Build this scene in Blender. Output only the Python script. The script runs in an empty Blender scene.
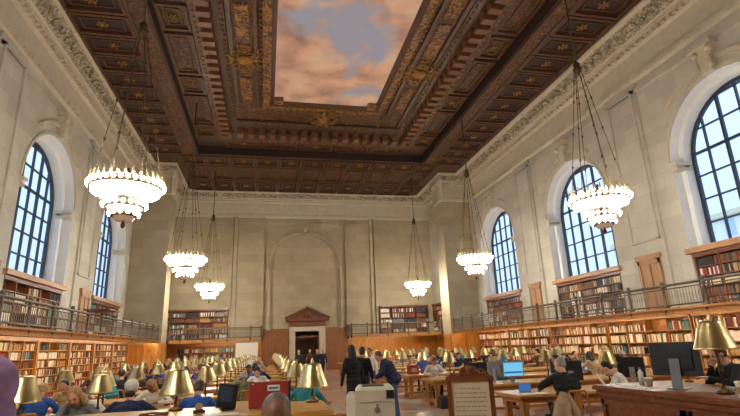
import bpy, math, random
import numpy as np
from math import sin, cos, pi, sqrt, radians as R
from mathutils import Vector as V, Matrix, Euler
random.seed(7)
COL = bpy.context.scene.collection
# ------------------------------------------------------------------ dimensions of the hall (metres)
CAMZ = 1.75
X0 = 3.35                      # centre line of the hall
WL, WR = X0-12.3, X0+12.3      # side wall planes
YF, YB = -8.0, 40.6            # wall behind the camera, far wall
ZT = 14.65                     # soffit of the timber ceiling
GZ0, GZ1, GZR = 2.37, 2.60, 3.36   # gallery fascia bottom, gallery deck, hand rail
GL, GR = X0-10.14, X0+10.14    # gallery edges
PIER, YP0, YP1 = 9.8, 34.6, 36.3   # projecting piers before the end bay
REAR = 10.9                    # half width of the end bay
SILL, SPRING, WHALF = 4.86, 8.25, 2.57
WINY = [33.33-9.05*k-2.57 for k in range(4)]   # window centres along each side wall

# ------------------------------------------------------------------ mesh builder
class MB:
    def __init__(s): s.v=[]; s.f=[]; s.m=[]; s.sm=[]
    def add(s, vs, fs, m=0, smooth=False):
        o=len(s.v); s.v.extend([tuple(p) for p in vs])
        for f in fs: s.f.append(tuple(i+o for i in f)); s.m.append(m); s.sm.append(smooth)
        return s
    def box(s, a, b, m=0):
        x0,y0,z0=a; x1,y1,z1=b
        return s.add([(x0,y0,z0),(x1,y0,z0),(x1,y1,z0),(x0,y1,z0),(x0,y0,z1),(x1,y0,z1),(x1,y1,z1),(x0,y1,z1)],
            [(0,3,2,1),(4,5,6,7),(0,1,5,4),(1,2,6,5),(2,3,7,6),(3,0,4,7)],m)
    def cbox(s, c, d, m=0, rot=None):
        hx,hy,hz=d[0]/2,d[1]/2,d[2]/2
        p=[V((x,y,z)) for z in(-hz,hz) for x,y in((-hx,-hy),(hx,-hy),(hx,hy),(-hx,hy))]
        if rot is not None: p=[rot@q for q in p]
        p=[q+V(c) for q in p]
        return s.add(p,[(0,3,2,1),(4,5,6,7),(0,1,5,4),(1,2,6,5),(2,3,7,6),(3,0,4,7)],m)
    def bbox(s, a, b, ch=.01, m=0):        # box with chamfered upper edges
        x0,y0,z0=a; x1,y1,z1=b; c=min(ch,(x1-x0)/3,(y1-y0)/3,(z1-z0)/2)
        vs=[(x0,y0,z0),(x1,y0,z0),(x1,y1,z0),(x0,y1,z0),(x0,y0,z1-c),(x1,y0,z1-c),(x1,y1,z1-c),(x0,y1,z1-c),
            (x0+c,y0+c,z1),(x1-c,y0+c,z1),(x1-c,y1-c,z1),(x0+c,y1-c,z1)]
        fs=[(0,3,2,1),(8,9,10,11)]
        for i in range(4):
            j=(i+1)%4; fs+= [(i,j,4+j,4+i),(4+i,4+j,8+j,8+i)]
        return s.add(vs,fs,m)
    def tube(s, pts, r, n=8, m=0, cap=True, smooth=True):
        pts=[V(p) for p in pts]; rs=r if isinstance(r,(list,tuple)) else [r]*len(pts)
        o=len(s.v); up=None
        for i,p in enumerate(pts):
            d=(pts[min(i+1,len(pts)-1)]-pts[max(i-1,0)]).normalized()
            if up is None or abs(up.dot(d))>.95: up=V((0,0,1)) if abs(d.z)<.9 else V((1,0,0))
            a=d.cross(up).normalized(); b=a.cross(d).normalized(); up=b
            for k in range(n):
                t=2*pi*k/n; s.v.append(tuple(p+(a*cos(t)+b*sin(t))*rs[i]))
        for i in range(len(pts)-1):
            for k in range(n):
                s.f.append((o+i*n+k,o+i*n+(k+1)%n,o+(i+1)*n+(k+1)%n,o+(i+1)*n+k)); s.m.append(m); s.sm.append(smooth)
        if cap:
            s.f.append(tuple(o+k for k in range(n))[::-1]); s.m.append(m); s.sm.append(False)
            e=o+(len(pts)-1)*n; s.f.append(tuple(e+k for k in range(n))); s.m.append(m); s.sm.append(False)
        return s
    def lathe(s, prof, n=20, c=(0,0,0), m=0, smooth=True, close=False):
        o=len(s.v)
        for r,z in prof:
            for k in range(n):
                t=2*pi*k/n; s.v.append((c[0]+r*cos(t),c[1]+r*sin(t),c[2]+z))
        N=len(prof)
        for i in range(N-1+(1 if close else 0)):
            i2=(i+1)%N
            for k in range(n):
                s.f.append((o+i*n+k,o+i*n+(k+1)%n,o+i2*n+(k+1)%n,o+i2*n+k)); s.m.append(m); s.sm.append(smooth)
        return s
    def ell(s, c, r, m=0, rot=None, n=12, k=8, smooth=True):
        vs=[];fs=[]
        for i in range(1,k):
            ph=pi*i/k
            for j in range(n):
                t=2*pi*j/n; q=V((r[0]*sin(ph)*cos(t),r[1]*sin(ph)*sin(t),r[2]*cos(ph)))
                vs.append((rot@q if rot is not None else q)+V(c))
        t=V((0,0,r[2])); b=V((0,0,-r[2]))
        if rot is not None: t=rot@t; b=rot@b
        vs+= [t+V(c), b+V(c)]; T=len(vs)-2; B=T+1
        for i in range(k-2):
            for j in range(n): fs.append((i*n+j,(i+1)*n+j,(i+1)*n+(j+1)%n,i*n+(j+1)%n))
        for j in range(n): fs.append((T,j,(j+1)%n)); fs.append((B,(k-2)*n+(j+1)%n,(k-2)*n+j))
        return s.add(vs,fs,m,smooth)
    def prism(s, poly, axis, a, b, m=0):     # extrude a 2-D outline along an axis (0,1,2)
        n=len(poly)
        def P(u,v,w): 
            l=[u,v]; l.insert(axis,w); return tuple(l)
        vs=[P(u,v,a) for u,v in poly]+[P(u,v,b) for u,v in poly]
        fs=[tuple(range(n))[::-1],tuple(range(n,2*n))]+[(i,(i+1)%n,n+(i+1)%n,n+i) for i in range(n)]
        return s.add(vs,fs,m)
    def mesh(s, name, mats):
        me=bpy.data.meshes.new(name); me.from_pydata(s.v,[],s.f)
        for q in (mats if isinstance(mats,(list,tuple)) else [mats]): me.materials.append(q)
        me.polygons.foreach_set('material_index',s.m); me.polygons.foreach_set('use_smooth',s.sm); me.update()
        return me
    def build(s, name, mats, parent=None, loc=(0,0,0), rz=0):
        return link(name, s.mesh(name,mats), parent, loc, rz)

def link(name, data, parent=None, loc=(0,0,0), rz=0):
    o=bpy.data.objects.new(name,data); COL.objects.link(o); o.location=loc; o.rotation_euler=(0,0,rz)
    if parent is not None: o.parent=parent
    return o
def tag(o, label=None, cat=None, group=None, kind=None):
    if label: o['label']=label
    if cat: o['category']=cat
    if group: o['group']=group
    if kind: o['kind']=kind
    return o
def thing(name, label, cat, loc=(0,0,0), rz=0, group=None):
    return tag(link(name,None,None,loc,rz),label,cat,group)
def structure(name, mb, mats): return tag(mb.build(name,mats),kind='structure')
def copy_tree(o, parent=None):
    c=o.copy(); COL.objects.link(c)
    if parent is not None: c.parent=parent
    for ch in list(o.children): copy_tree(ch,c)
    return c
ORD=['','first','second','third','fourth','fifth','sixth','seventh','eighth','ninth','tenth','eleventh','twelfth','thirteenth','fourteenth']
def ordn(n): return ORD[n] if n<len(ORD) else '%d%s'%(n,'th' if 10<n%100<14 else {1:'st',2:'nd',3:'rd'}.get(n%10,'th'))

# ------------------------------------------------------------------ materials
def srgb(*c):
    c=[x/255 for x in c]; return tuple((x/12.92 if x<=.04045 else ((x+.055)/1.055)**2.4) for x in c)+(1,)
def nodes(name):
    m=bpy.data.materials.new(name); m.use_nodes=True; t=m.node_tree; t.nodes.clear()
    o=t.nodes.new('ShaderNodeOutputMaterial'); return m,t,o
def N(t,kind,**kw):
    n=t.nodes.new(kind)
    for k,v in kw.items():
        if k.startswith('i_'): n.inputs[k[2:].replace('_',' ')].default_value=v
        else: setattr(n,k,v)
    return n
def mixc(t,fac,a,b,blend='MIX'):
    m=t.nodes.new('ShaderNodeMix'); m.data_type='RGBA'; m.blend_type=blend
    for s,x in ((0,fac),(6,a),(7,b)):
        if isinstance(x,bpy.types.NodeSocket): t.links.new(x,m.inputs[s])
        else: m.inputs[s].default_value=x
    return m.outputs[2]
def ramp(t,fac,stops):
    r=t.nodes.new('ShaderNodeValToRGB'); e=r.color_ramp.elements
    while len(e)<len(stops): e.new(.5)
    for i,(p,c) in enumerate(stops): e[i].position=p; e[i].color=c
    t.links.new(fac,r.inputs[0]); return r.outputs[0]
def mat(name, col, rough=.5, metal=0., var=.12, scale=6., emit=None, es=0., spec=.5, bump=0.):
    m,t,o=nodes(name); b=N(t,'ShaderNodeBsdfPrincipled'); t.links.new(b.outputs[0],o.inputs[0])
    tc=N(t,'ShaderNodeTexCoord'); nz=N(t,'ShaderNodeTexNoise'); nz.inputs['Scale'].default_value=scale; nz.inputs['Detail'].default_value=4
    t.links.new(tc.outputs['Object'],nz.inputs['Vector'])
    d=tuple(max(0,c*(1-var)) for c in col[:3])+(1,); l=tuple(min(1,c*(1+var)) for c in col[:3])+(1,)
    t.links.new(ramp(t,nz.outputs['Fac'],[(.3,d),(.7,l)]),b.inputs['Base Color'])
    b.inputs['Roughness'].default_value=rough; b.inputs['Metallic'].default_value=metal; b.inputs['Specular IOR Level'].default_value=spec
    if emit: b.inputs['Emission Color'].default_value=emit; b.inputs['Emission Strength'].default_value=es
    if bump:
        bp=N(t,'ShaderNodeBump'); bp.inputs['Strength'].default_value=bump; t.links.new(nz.outputs['Fac'],bp.inputs['Height']); t.links.new(bp.outputs[0],b.inputs['Normal'])
    return m
def wood(name, dark, light, rough=.45, scale=3., axis='X'):
    m,t,o=nodes(name); b=N(t,'ShaderNodeBsdfPrincipled'); t.links.new(b.outputs[0],o.inputs[0])
    tc=N(t,'ShaderNodeTexCoord'); mp=N(t,'ShaderNodeMapping'); t.links.new(tc.outputs['Object'],mp.inputs[0])
    mp.inputs['Scale'].default_value={'X':(.25,1.6,1.6),'Y':(1.6,.25,1.6),'Z':(1.6,1.6,.2)}[axis]
    nz=N(t,'ShaderNodeTexNoise'); nz.inputs['Scale'].default_value=scale*3; nz.inputs['Detail'].default_value=6; nz.inputs['Distortion'].default_value=.6
    t.links.new(mp.outputs[0],nz.inputs['Vector'])
    t.links.new(ramp(t,nz.outputs['Fac'],[(.3,dark),(.7,light)]),b.inputs['Base Color'])
    b.inputs['Roughness'].default_value=rough
    return m
def ornate(name, base, gold, scale=3., amt=.5, rough=.45):   # carved timber with gilding picked out in it
    m,t,o=nodes(name); b=N(t,'ShaderNodeBsdfPrincipled'); t.links.new(b.outputs[0],o.inputs[0])
    tc=N(t,'ShaderNodeTexCoord'); vo=N(t,'ShaderNodeTexVoronoi'); vo.feature='SMOOTH_F1'; vo.inputs['Scale'].default_value=scale
    nz=N(t,'ShaderNodeTexNoise'); nz.inputs['Scale'].default_value=scale*1.3; nz.inputs['Detail'].default_value=5; nz.inputs['Distortion'].default_value=2.2
    for n in (vo,nz): t.links.new(tc.outputs['Object'],n.inputs['Vector'])
    f=ramp(t,nz.outputs['Fac'],[(.5-.06*amt,(0,0,0,1)),(.62-.1*amt,(1,1,1,1))])
    c=mixc(t,f,base,gold); c2=mixc(t,.45,c,ramp(t,vo.outputs['Distance'],[(.1,(.35,.35,.35,1)),(.6,(1,1,1,1))]),'MULTIPLY')
    t.links.new(c2,b.inputs['Base Color']); b.inputs['Roughness'].default_value=rough
    bp=N(t,'ShaderNodeBump'); bp.inputs['Strength'].default_value=.7; bp.inputs['Distance'].default_value=.08
    t.links.new(nz.outputs['Fac'],bp.inputs['Height']); t.links.new(bp.outputs[0],b.inputs['Normal'])
    return m
def stone(name, col, axis, bw=1.5, bh=.62, contrast=.12):
    m,t,o=nodes(name); b=N(t,'ShaderNodeBsdfPrincipled'); t.links.new(b.outputs[0],o.inputs[0])
    tc=N(t,'ShaderNodeTexCoord'); sp=N(t,'ShaderNodeSeparateXYZ'); cb=N(t,'ShaderNodeCombineXYZ')
    t.links.new(tc.outputs['Object'],sp.inputs[0]); t.links.new(sp.outputs[axis],cb.inputs[0]); t.links.new(sp.outputs[2],cb.inputs[1])
    br=N(t,'ShaderNodeTexBrick'); t.links.new(cb.outputs[0],br.inputs['Vector'])
    k=lambda f: tuple(min(1,c*f) for c in col[:3])+(1,)
    br.inputs['Color1'].default_value=k(1+contrast*.5); br.inputs['Color2'].default_value=k(1-contrast); br.inputs['Mortar'].default_value=k(.72)
    br.inputs['Scale'].default_value=1; br.inputs['Brick Width'].default_value=bw; br.inputs['Row Height'].default_value=bh; br.inputs['Mortar Size'].default_value=.008
    br.inputs['Mortar Smooth'].default_value=.4
    nz=N(t,'ShaderNodeTexNoise'); nz.inputs['Scale'].default_value=1.1; nz.inputs['Detail'].default_value=7; t.links.new(tc.outputs['Object'],nz.inputs['Vector'])
    t.links.new(mixc(t,.5,br.outputs['Color'],ramp(t,nz.outputs['Fac'],[(.3,(.72,.70,.66,1)),(.7,(1,1,1,1))]),'MULTIPLY'),b.inputs['Base Color'])
    b.inputs['Roughness'].default_value=.7
    return m
def clouds(name):
    m,t,o=nodes(name); b=N(t,'ShaderNodeBsdfPrincipled'); t.links.new(b.outputs[0],o.inputs[0])
    tc=N(t,'ShaderNodeTexCoord'); mp=N(t,'ShaderNodeMapping'); t.links.new(tc.outputs['Object'],mp.inputs[0]); mp.inputs['Location'].default_value=(4.0,8.4,0)
    a=N(t,'ShaderNodeTexNoise'); a.inputs['Scale'].default_value=.3; a.inputs['Detail'].default_value=4; a.inputs['Roughness'].default_value=.5; a.inputs['Distortion'].default_value=.35
    c=N(t,'ShaderNodeTexNoise'); c.inputs['Scale'].default_value=.5; c.inputs['Detail'].default_value=4; c.inputs['Distortion'].default_value=.3
    for n in (a,c): t.links.new(mp.outputs[0],n.inputs['Vector'])
    pink=ramp(t,c.outputs['Fac'],[(.3,srgb(184,150,142)),(.42,srgb(224,184,164)),(.54,srgb(248,214,188)),(.68,srgb(255,236,216))])
    f=ramp(t,a.outputs['Fac'],[(.5,(0,0,0,1)),(.6,(1,1,1,1))])
    t.links.new(mixc(t,f,pink,srgb(184,200,232)),b.inputs['Base Color']); b.inputs['Roughness'].default_value=.6
    return m
def glass(name, tint=(.93,.97,1,1)):
    m,t,o=nodes(name); tr=N(t,'ShaderNodeBsdfTransparent'); tr.inputs[0].default_value=tint
    gl=N(t,'ShaderNodeBsdfGlossy'); gl.inputs['Roughness'].default_value=.03
    mx=N(t,'ShaderNodeMixShader'); fr=N(t,'ShaderNodeFresnel'); fr.inputs['IOR'].default_value=1.35
    t.links.new(fr.outputs[0],mx.inputs[0]); t.links.new(tr.outputs[0],mx.inputs[1]); t.links.new(gl.outputs[0],mx.inputs[2]); t.links.new(mx.outputs[0],o.inputs[0])
    return m
def emitter(name,col,st):
    m,t,o=nodes(name); e=N(t,'ShaderNodeEmission'); e.inputs[0].default_value=col; e.inputs[1].default_value=st; t.links.new(e.outputs[0],o.inputs[0]); return m
def tiles(name,a,b_,mo,w=.6):
    m,t,o=nodes(name); b=N(t,'ShaderNodeBsdfPrincipled'); t.links.new(b.outputs[0],o.inputs[0])
    tc=N(t,'ShaderNodeTexCoord'); br=N(t,'ShaderNodeTexBrick'); t.links.new(tc.outputs['Object'],br.inputs['Vector'])
    br.offset=0; br.inputs['Scale'].default_value=1; br.inputs['Brick Width'].default_value=w; br.inputs['Row Height'].default_value=w; br.inputs['Mortar Size'].default_value=.012
    br.inputs['Color1'].default_value=a; br.inputs['Color2'].default_value=b_; br.inputs['Mortar'].default_value=mo
    t.links.new(br.outputs['Color'],b.inputs['Base Color']); b.inputs['Roughness'].default_value=.35
    return m

STONE=srgb(181,167,138)
M=dict(
 wall_x=stone('limestone_side',srgb(200,194,180),1), goldoak=wood('golden_panel_oak',srgb(162,104,42),srgb(208,146,64),.4,3,'Z'), wall_y=stone('limestone_end',STONE,0),
 trim=mat('limestone_trim',srgb(200,190,168),.7,var=.08,scale=3), orn=ornate('carved_limestone',srgb(200,191,170),srgb(150,138,114),4,.8,.7),
 reveal=mat('pale_stone_reveal',srgb(230,230,228),.7,var=.04,scale=2),
 ceil=wood('dark_ceiling_timber',srgb(60,42,31),srgb(90,64,47),.45,2,'Y'), ceil2=wood('ceiling_rib_timber',srgb(72,46,31),srgb(102,68,44),.4,2,'Y'),
 cgold=ornate('gilded_carving',srgb(74,44,24),srgb(170,120,52),2.6,.7), cgold2=ornate('part_gilded_carving',srgb(66,40,25),srgb(130,88,46),3.2,.35),
 cdeep=mat('deep_coffer_blue_brown',srgb(50,36,32),.5), gold=mat('antique_gold',srgb(150,112,54),.5,.4,.35,5),
 rail=mat('bronze_railing',srgb(84,74,62),.5,.2), baluster=mat('bronze_baluster',srgb(128,114,94),.55,.1), dent=wood('dentil_timber',srgb(92,58,36),srgb(132,88,54),.45,2), crown=mat('pale_gilt_crown',srgb(206,190,150),.35,.2), faint=mat('faint_print',srgb(168,158,136),.8), oak=wood('honey_oak',srgb(146,94,42),srgb(190,134,66),.4), oakz=wood('honey_oak_upright',srgb(146,94,42),srgb(188,132,66),.4,3,'Z'),
 walnut=wood('red_walnut',srgb(94,50,26),srgb(136,78,42),.4), walnutz=wood('red_walnut_upright',srgb(96,52,28),srgb(140,82,46),.4,3,'Z'),
 tabletop=wood('golden_table_oak',srgb(176,124,62),srgb(216,166,96),.3), pale=wood('pale_sill_oak',srgb(160,112,72),srgb(192,144,98),.45,3,'Y'),
 doorpanel=wood('brown_panel_oak',srgb(122,76,40),srgb(160,104,58),.4,3,'Z'), doorwood=wood('door_oak',srgb(150,106,68),srgb(178,132,88),.5,3,'Z'),
 iron=mat('window_iron',srgb(46,58,80),.5,.2), glass=glass('window_glass'), 
 brass=mat('brushed_brass',srgb(212,190,136),.3,1.,.1,9), bronze=mat('dark_bronze',srgb(88,66,40),.4,.8), chain=mat('chandelier_bronze',srgb(92,76,56),.45,.7),
 crystal=mat('chandelier_crystal',srgb(232,226,206),.2,0,.05), bulb=emitter('bulb_glow',(1,.93,.79,1),160.), lampbulb=emitter('lamp_bulb_glow',(1,.76,.42,1),45.), strip=emitter('strip_light_glow',(1,.82,.56,1),70.),
 floor=tiles('terracotta_tile',srgb(172,118,92),srgb(190,138,110),srgb(190,170,150)), fborder=tiles('pale_marble_tile',srgb(186,174,160),srgb(170,158,146),srgb(140,128,118),.9),
 mural=clouds('painted_clouds'), black=mat('black_plastic',srgb(26,28,34),.35), grey=mat('grey_plastic',srgb(120,124,130),.4), silver=mat('silver_aluminium',srgb(176,180,186),.3,.8), white=mat('white_plastic',srgb(226,222,210),.4,0,.04),
 offwhite=mat('cream_plastic',srgb(206,200,182),.45,0,.04), paper=mat('paper',srgb(236,230,214),.8,0,.04), cream=mat('cream_notice_paper',srgb(214,204,176),.8,0,.05), ink=mat('grey_ink',srgb(96,90,84),.8),
 screen=emitter('bright_screen',srgb(120,200,236),1.0), screen2=emitter('pale_screen',srgb(170,196,226),.9), scrbar=emitter('screen_bar',srgb(70,120,180),.8), violet=emitter('violet_screen_edge',srgb(150,130,214),.9),
 red=mat('red_cover',srgb(150,44,42),.5), labelblue=mat('blue_label',srgb(60,120,180),.6), lavender=mat('lavender_knit',srgb(150,120,160),.9,0,.2,14),
 skin=mat('skin_light',srgb(216,164,136),.55,0,.06), skin2=mat('skin_tan',srgb(180,126,94),.55,0,.06), skin3=mat('skin_brown',srgb(128,86,62),.55,0,.06), eye=mat('eye_dark',srgb(40,30,26),.3), lip=mat('lips',srgb(172,92,84),.5),
 facade=None)
CL={k:mat('cloth_'+k,srgb(*c),.9,0,.15,12) for k,c in dict(navy=(36,44,78),black=(30,30,34),blue=(48,92,170),grey=(110,112,118),white=(226,222,214),red=(160,52,48),teal=(50,140,150),olive=(96,98,60),tan=(176,150,114),brown=(96,66,46),pink=(208,150,150),purple=(96,72,136),denim=(70,92,130),charcoal=(58,58,64)).items()}
HAIR={k:mat('hair_'+k,srgb(*c),.6,0,.25,30) for k,c in dict(black=(28,24,24),brown=(78,52,36),blond=(178,140,92),grey=(150,144,136),auburn=(112,60,38),greybrown=(104,94,84)).items()}
BOOKC=dict(brown=(120,76,48),tan=(182,150,106),cream=(222,208,176),green=(70,96,74),red=(158,66,50),maroon=(104,44,42),navy=(52,60,86),grey=(134,130,124),black=(46,42,42),white=(232,226,212),ochre=(176,128,64),teal=(86,124,122))
BK=list(BOOKC); BM=[mat('cloth_bound_'+k,srgb(*BOOKC[k]),.7,0,.12,20) for k in BK]

# ------------------------------------------------------------------ camera
sc=bpy.context.scene
cam=bpy.data.cameras.new('camera'); co=bpy.data.objects.new('camera',cam); COL.objects.link(co); sc.camera=co
cam.sensor_width=36; cam.lens=36*485.459/740; cam.clip_start=.05; cam.clip_end=400
PT,YW,RL=.276,.215,.038
r0=V((cos(YW),-sin(YW),0)); hf=V((sin(YW),cos(YW),0)); Fd=cos(PT)*hf+V((0,0,sin(PT))); Ud=-sin(PT)*hf+V((0,0,cos(PT)))
Rt=cos(RL)*r0-sin(RL)*Ud; Up=sin(RL)*r0+cos(RL)*Ud
co.matrix_world=Matrix(((Rt.x,Up.x,-Fd.x,0),(Rt.y,Up.y,-Fd.y,0),(Rt.z,Up.z,-Fd.z,CAMZ),(0,0,0,1)))
#PART2
# ------------------------------------------------------------------ side walls with arched window openings
def arc(yc,h,n=18): return [(yc-h*cos(pi*i/n),SPRING+h*sin(pi*i/n)) for i in range(n+1)]
def side_wall(s):
    xw=WL if s<0 else WR; mb=MB(); P=lambda d,y,z:(xw+s*d,y,z)
    def q(a,b,c,d,m=0): mb.add([a,b,c,d],[(0,1,2,3)],m)
    def rect(ya,yb,za,zb): q(P(0,ya,za),P(0,yb,za),P(0,yb,zb),P(0,ya,zb))
    edges=sorted([min(y+4.525,YP0) for y in WINY])
    rect(YF,WINY[-1]-4.525,0,ZT)
    for yc in WINY:
        ya,yb=yc-4.525,min(yc+4.525,YP0); h=WHALF
        rect(ya,yb,0,GZ1)
        for a,b in ((ya,yc-h),(yc+h,yb)): rect(a,b,GZ1,SPRING); rect(a,b,SPRING,ZT)
        A=arc(yc,h)
        for (y0,z0),(y1,z1) in zip(A,A[1:]): q(P(0,y0,z0),P(0,y1,z1),P(0,y1,ZT),P(0,y0,ZT))
        h2=h-.22
        def outline(hh): return [(yc-hh,GZ1)]+arc(yc,hh)+[(yc+hh,GZ1)]
        O1,O2=outline(h),outline(h2)
        for i in range(len(O1)-1):
            (a0,a1),(b0,b1)=O1[i],O1[i+1]; (c0,c1),(e0,e1)=O2[i],O2[i+1]
            q(P(0,a0,a1),P(0,b0,b1),P(.4,b0,b1),P(.4,a0,a1),1)
            q(P(.4,a0,a1),P(.4,b0,b1),P(.4,e0,e1),P(.4,c0,c1),1)
            q(P(.4,c0,c1),P(.4,e0,e1),P(.95,e0,e1),P(.95,c0,c1),1)
    structure('wall_left' if s<0 else 'wall_right',mb,[M['wall_x'],M['reveal']])
TRIM=[0]
def trim(mb,mats):
    TRIM[0]+=1; return structure('trim_%d'%TRIM[0],mb,mats)
WN=[0]
def window(s,yc):
    xw=WL if s<0 else WR; WN[0]+=1; h=WHALF-.22; x=xw+s*.82; mb=MB()
    O=[(yc-h,SILL)]+arc(yc,h,24)+[(yc+h,SILL)]; I=[(yc-h+.13,SILL+.12)]+[(y,z) for y,z in arc(yc,h-.13,24)]+[(yc+h-.13,SILL+.12)]
    for i in range(len(O)-1):
        a,b,c,d=O[i],O[i+1],I[i+1],I[i]
        vs=[(x-.06,p[0],p[1]) for p in (a,b,c,d)]+[(x+.06,p[0],p[1]) for p in (a,b,c,d)]
        mb.add(vs,[(0,1,2,3),(7,6,5,4),(3,2,6,7),(0,4,5,1)])
    mb.box((x-.06,yc-h,SILL),(x+.06,yc+h,SILL+.12))
    for i in range(1,6):
        u=-h+2*h*i/6; w=.055 if i in(2,4) else .028; mb.box((x-.05,yc+u-w,SILL+.1),(x+.05,yc+u+w,SPRING+sqrt(h*h-u*u)-.05))
    for i in range(1,7):
        z=SILL+.92*i; hh=h if z<=SPRING else sqrt(max(0,h*h-(z-SPRING)**2)); w=.05 if i==4 else .026
        if hh>.3: mb.box((x-.045,yc-hh+.05,z-w),(x+.045,yc+hh-.05,z+w))
    f=structure('window_%d'%WN[0],mb,M['iron'])
    g=MB(); o=outl=[(yc-h+.1,SILL+.1)]+arc(yc,h-.1,24)+[(yc+h-.1,SILL+.1)]; g.add([(x,y,z) for y,z in o],[tuple(range(len(o)))[::s]]); g.build('pane',M['glass'],f)
    b=MB(); b.box((xw-s*.14,yc-WHALF-.12,SILL-.24),(xw+s*.0,yc+WHALF+.12,SILL-.04)); b.box((xw,yc-WHALF+.004,SILL-.2),(xw+s*.9,yc+WHALF-.225,SILL)); b.build('window_sill',M['pale'],f)
    # stone dressings: capitals, archivolt, keystone
    t=MB()
    for e in (-1,1):
        y=yc+e*WHALF
        t.box((xw-s*.06,min(y,y-e*.26),SPRING-.34),(xw+s*.62,max(y,y-e*.26),SPRING-.22)); t.box((xw-s*.1,min(y+e*.0,y-e*.32),SPRING-.12),(xw+s*.66,max(y,y-e*.32),SPRING)); t.box((xw-s*.03,min(y,y-e*.22),SPRING-.22),(xw+s*.6,max(y,y-e*.22),SPRING-.12))
    n=24
    for r0_,r1_,d in ((WHALF+.04,WHALF+.14,.05),(WHALF+.42,WHALF+.58,.13)):
        for i in range(n):
            a0,a1=pi*i/n,pi*(i+1)/n
            if r0_>WHALF+.3 and not (.28*pi<a0<.72*pi): continue
            p=[(yc-r*cos(a),SPRING+r*sin(a)) for r,a in ((r0_,a0),(r0_,a1),(r1_,a1),(r1_,a0))]
            vs=[(xw,)+k for k in p]+[(xw-s*d,)+k for k in p]; t.add(vs,[(4,5,6,7),(0,1,5,4),(2,3,7,6),(1,2,6,5),(3,0,4,7)])
    zt=SPRING+WHALF
    t.prism([(yc-.22,zt-.02),(yc+.22,zt-.02),(yc+.38,zt+.95),(yc-.38,zt+.95)],0,xw,xw-s*.28); t.box((xw-s*.42 if s>0 else xw,yc-.5,zt+.95),(xw if s>0 else xw+.42,yc+.5,zt+1.12))
    for e in (-1,1):
        t.tube([(xw-s*.3,yc+e*.27,zt+.1+.05*k) for k in range(14)],[.05+.03*sin(k*.45) for k in range(14)],6)
        t.ell((xw-s*.3,yc+e*.3,zt+.8),(.14,.14,.14),n=8,k=6)
    trim(t,M['trim'])
for s in (-1,1):
    side_wall(s)
    for yc in WINY: window(s,yc)
# piers, end bay, far wall, wall behind the camera
mb=MB()
for s in (-1,1):
    xi=X0+s*(PIER+.15); xo=WL-.3 if s<0 else WR+.3
    mb.box((min(xi,xo),YP0,0),(max(xi,xo),YP1,ZT),0)
    xr=X0+s*(REAR); mb.box((min(xr,xo),YP1,0),(max(xr,xo),YB+.3,ZT),1)
structure('wall_pier',mb,[M['wall_y'],M['wall_x']])
mb=MB(); DX0,DX1,DZ=2.33,4.27,3.05
for a,b in (((WL-1,YB,0),(DX0,YB+.4,ZT)),((DX1,YB,0),(WR+1,YB+.4,ZT)),((DX0,YB,DZ),(DX1,YB+.4,ZT))): mb.box(a,b)
structure('wall_back',mb,M['wall_y'])
mb=MB(); mb.box((WL-.3,YF-.3,0),(WR+.3,YF,ZT)); structure('wall_front',mb,M['wall_y'])
# floor: terracotta field with pale marble bands along the aisle
mb=MB(); mb.box((WL-1,YF-.3,-.2),(WR+1,YB+5,0)); structure('floor',mb,M['floor'])
mb=MB()
for x in (1.75,4.15): mb.box((x,8.4,0),(x+.42,YB-.3,.006))
for y in (11.0,13.4,15.9,18.4,21,26,31): mb.box((1.75,y,0),(4.57,y+.4,.0065))
trim(mb,M['fborder'])
# cornice all round
PROF=[(0,12.42),(.16,12.5),(.16,12.72),(.05,12.76),(.05,13.72),(.2,13.8),(.2,13.93),(.36,13.98),(.36,14.1),(.47,14.13),(1.0,14.48),(1.06,14.5),(1.2,14.57),(1.2,14.655),(0,14.655)]
def cornice(p0,p1,nrm,k):
    p0,p1,nrm=V(p0),V(p1),V(nrm); L=(p1-p0).length; d=(p1-p0)/L; a=MB(); n=len(PROF)
    def P(base,q): return base+nrm*(q[0]*k)+V((0,0,q[1]))
    vs=[P(p0,q) for q in PROF]+[P(p1,q) for q in PROF]
    for i in range(n-1):
        a.add([vs[i],vs[i+1],vs[n+i+1],vs[n+i]],[(0,1,2,3)],1 if i==9 else 0)
    m=int(L/.3)
    for i in range(m):
        c=p0+d*(L*(i+.5)/m)
        q=[c+nrm*((.2+.02)*k)+V((0,0,13.86)),]
        w=d*.085; o=nrm*(.15*k)
        b=c+nrm*(.2*k)
        a.add([b-w+V((0,0,13.82)),b+w+V((0,0,13.82)),b+w+o+V((0,0,13.82)),b-w+o+V((0,0,13.82)),b-w+V((0,0,13.95)),b+w+V((0,0,13.95)),b+w+o+V((0,0,13.95)),b-w+o+V((0,0,13.95))],[(0,3,2,1),(4,5,6,7),(2,3,7,6),(1,2,6,5),(3,0,4,7)],0)
        if i%2==0: 
            b2=c+nrm*(.165*k)+V((0,0,12.62)); a.ell(b2,(.06,.06,.06),0,n=6,k=4)
    m=int(L/1.1)     # scrolled acanthus leaves on the cove
    for i in range(m):
        c=p0+d*(L*(i+.5)/m); f=lambda u,v,h=.06: c+d*u+nrm*((.47+.53*v+.5*h)*k)+V((0,0,14.13+.35*v-h))
        a.tube([f(.36*cos(t)*(1-t/9),.5+.4*sin(t)*(1-t/9)) for t in [j*.55 for j in range(12)]],[.075-.004*j for j in range(12)],6,2)
        a.ell(f(.5,.5),(.12,.12,.09),2,n=8,k=5)
    trim(a,[M['trim'],M['orn'],M['orn']])
cornice((WL,YF,0),(WL,YP0,0),(1,0,0),1); cornice((WR,YF,0),(WR,YP0,0),(-1,0,0),1)
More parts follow.
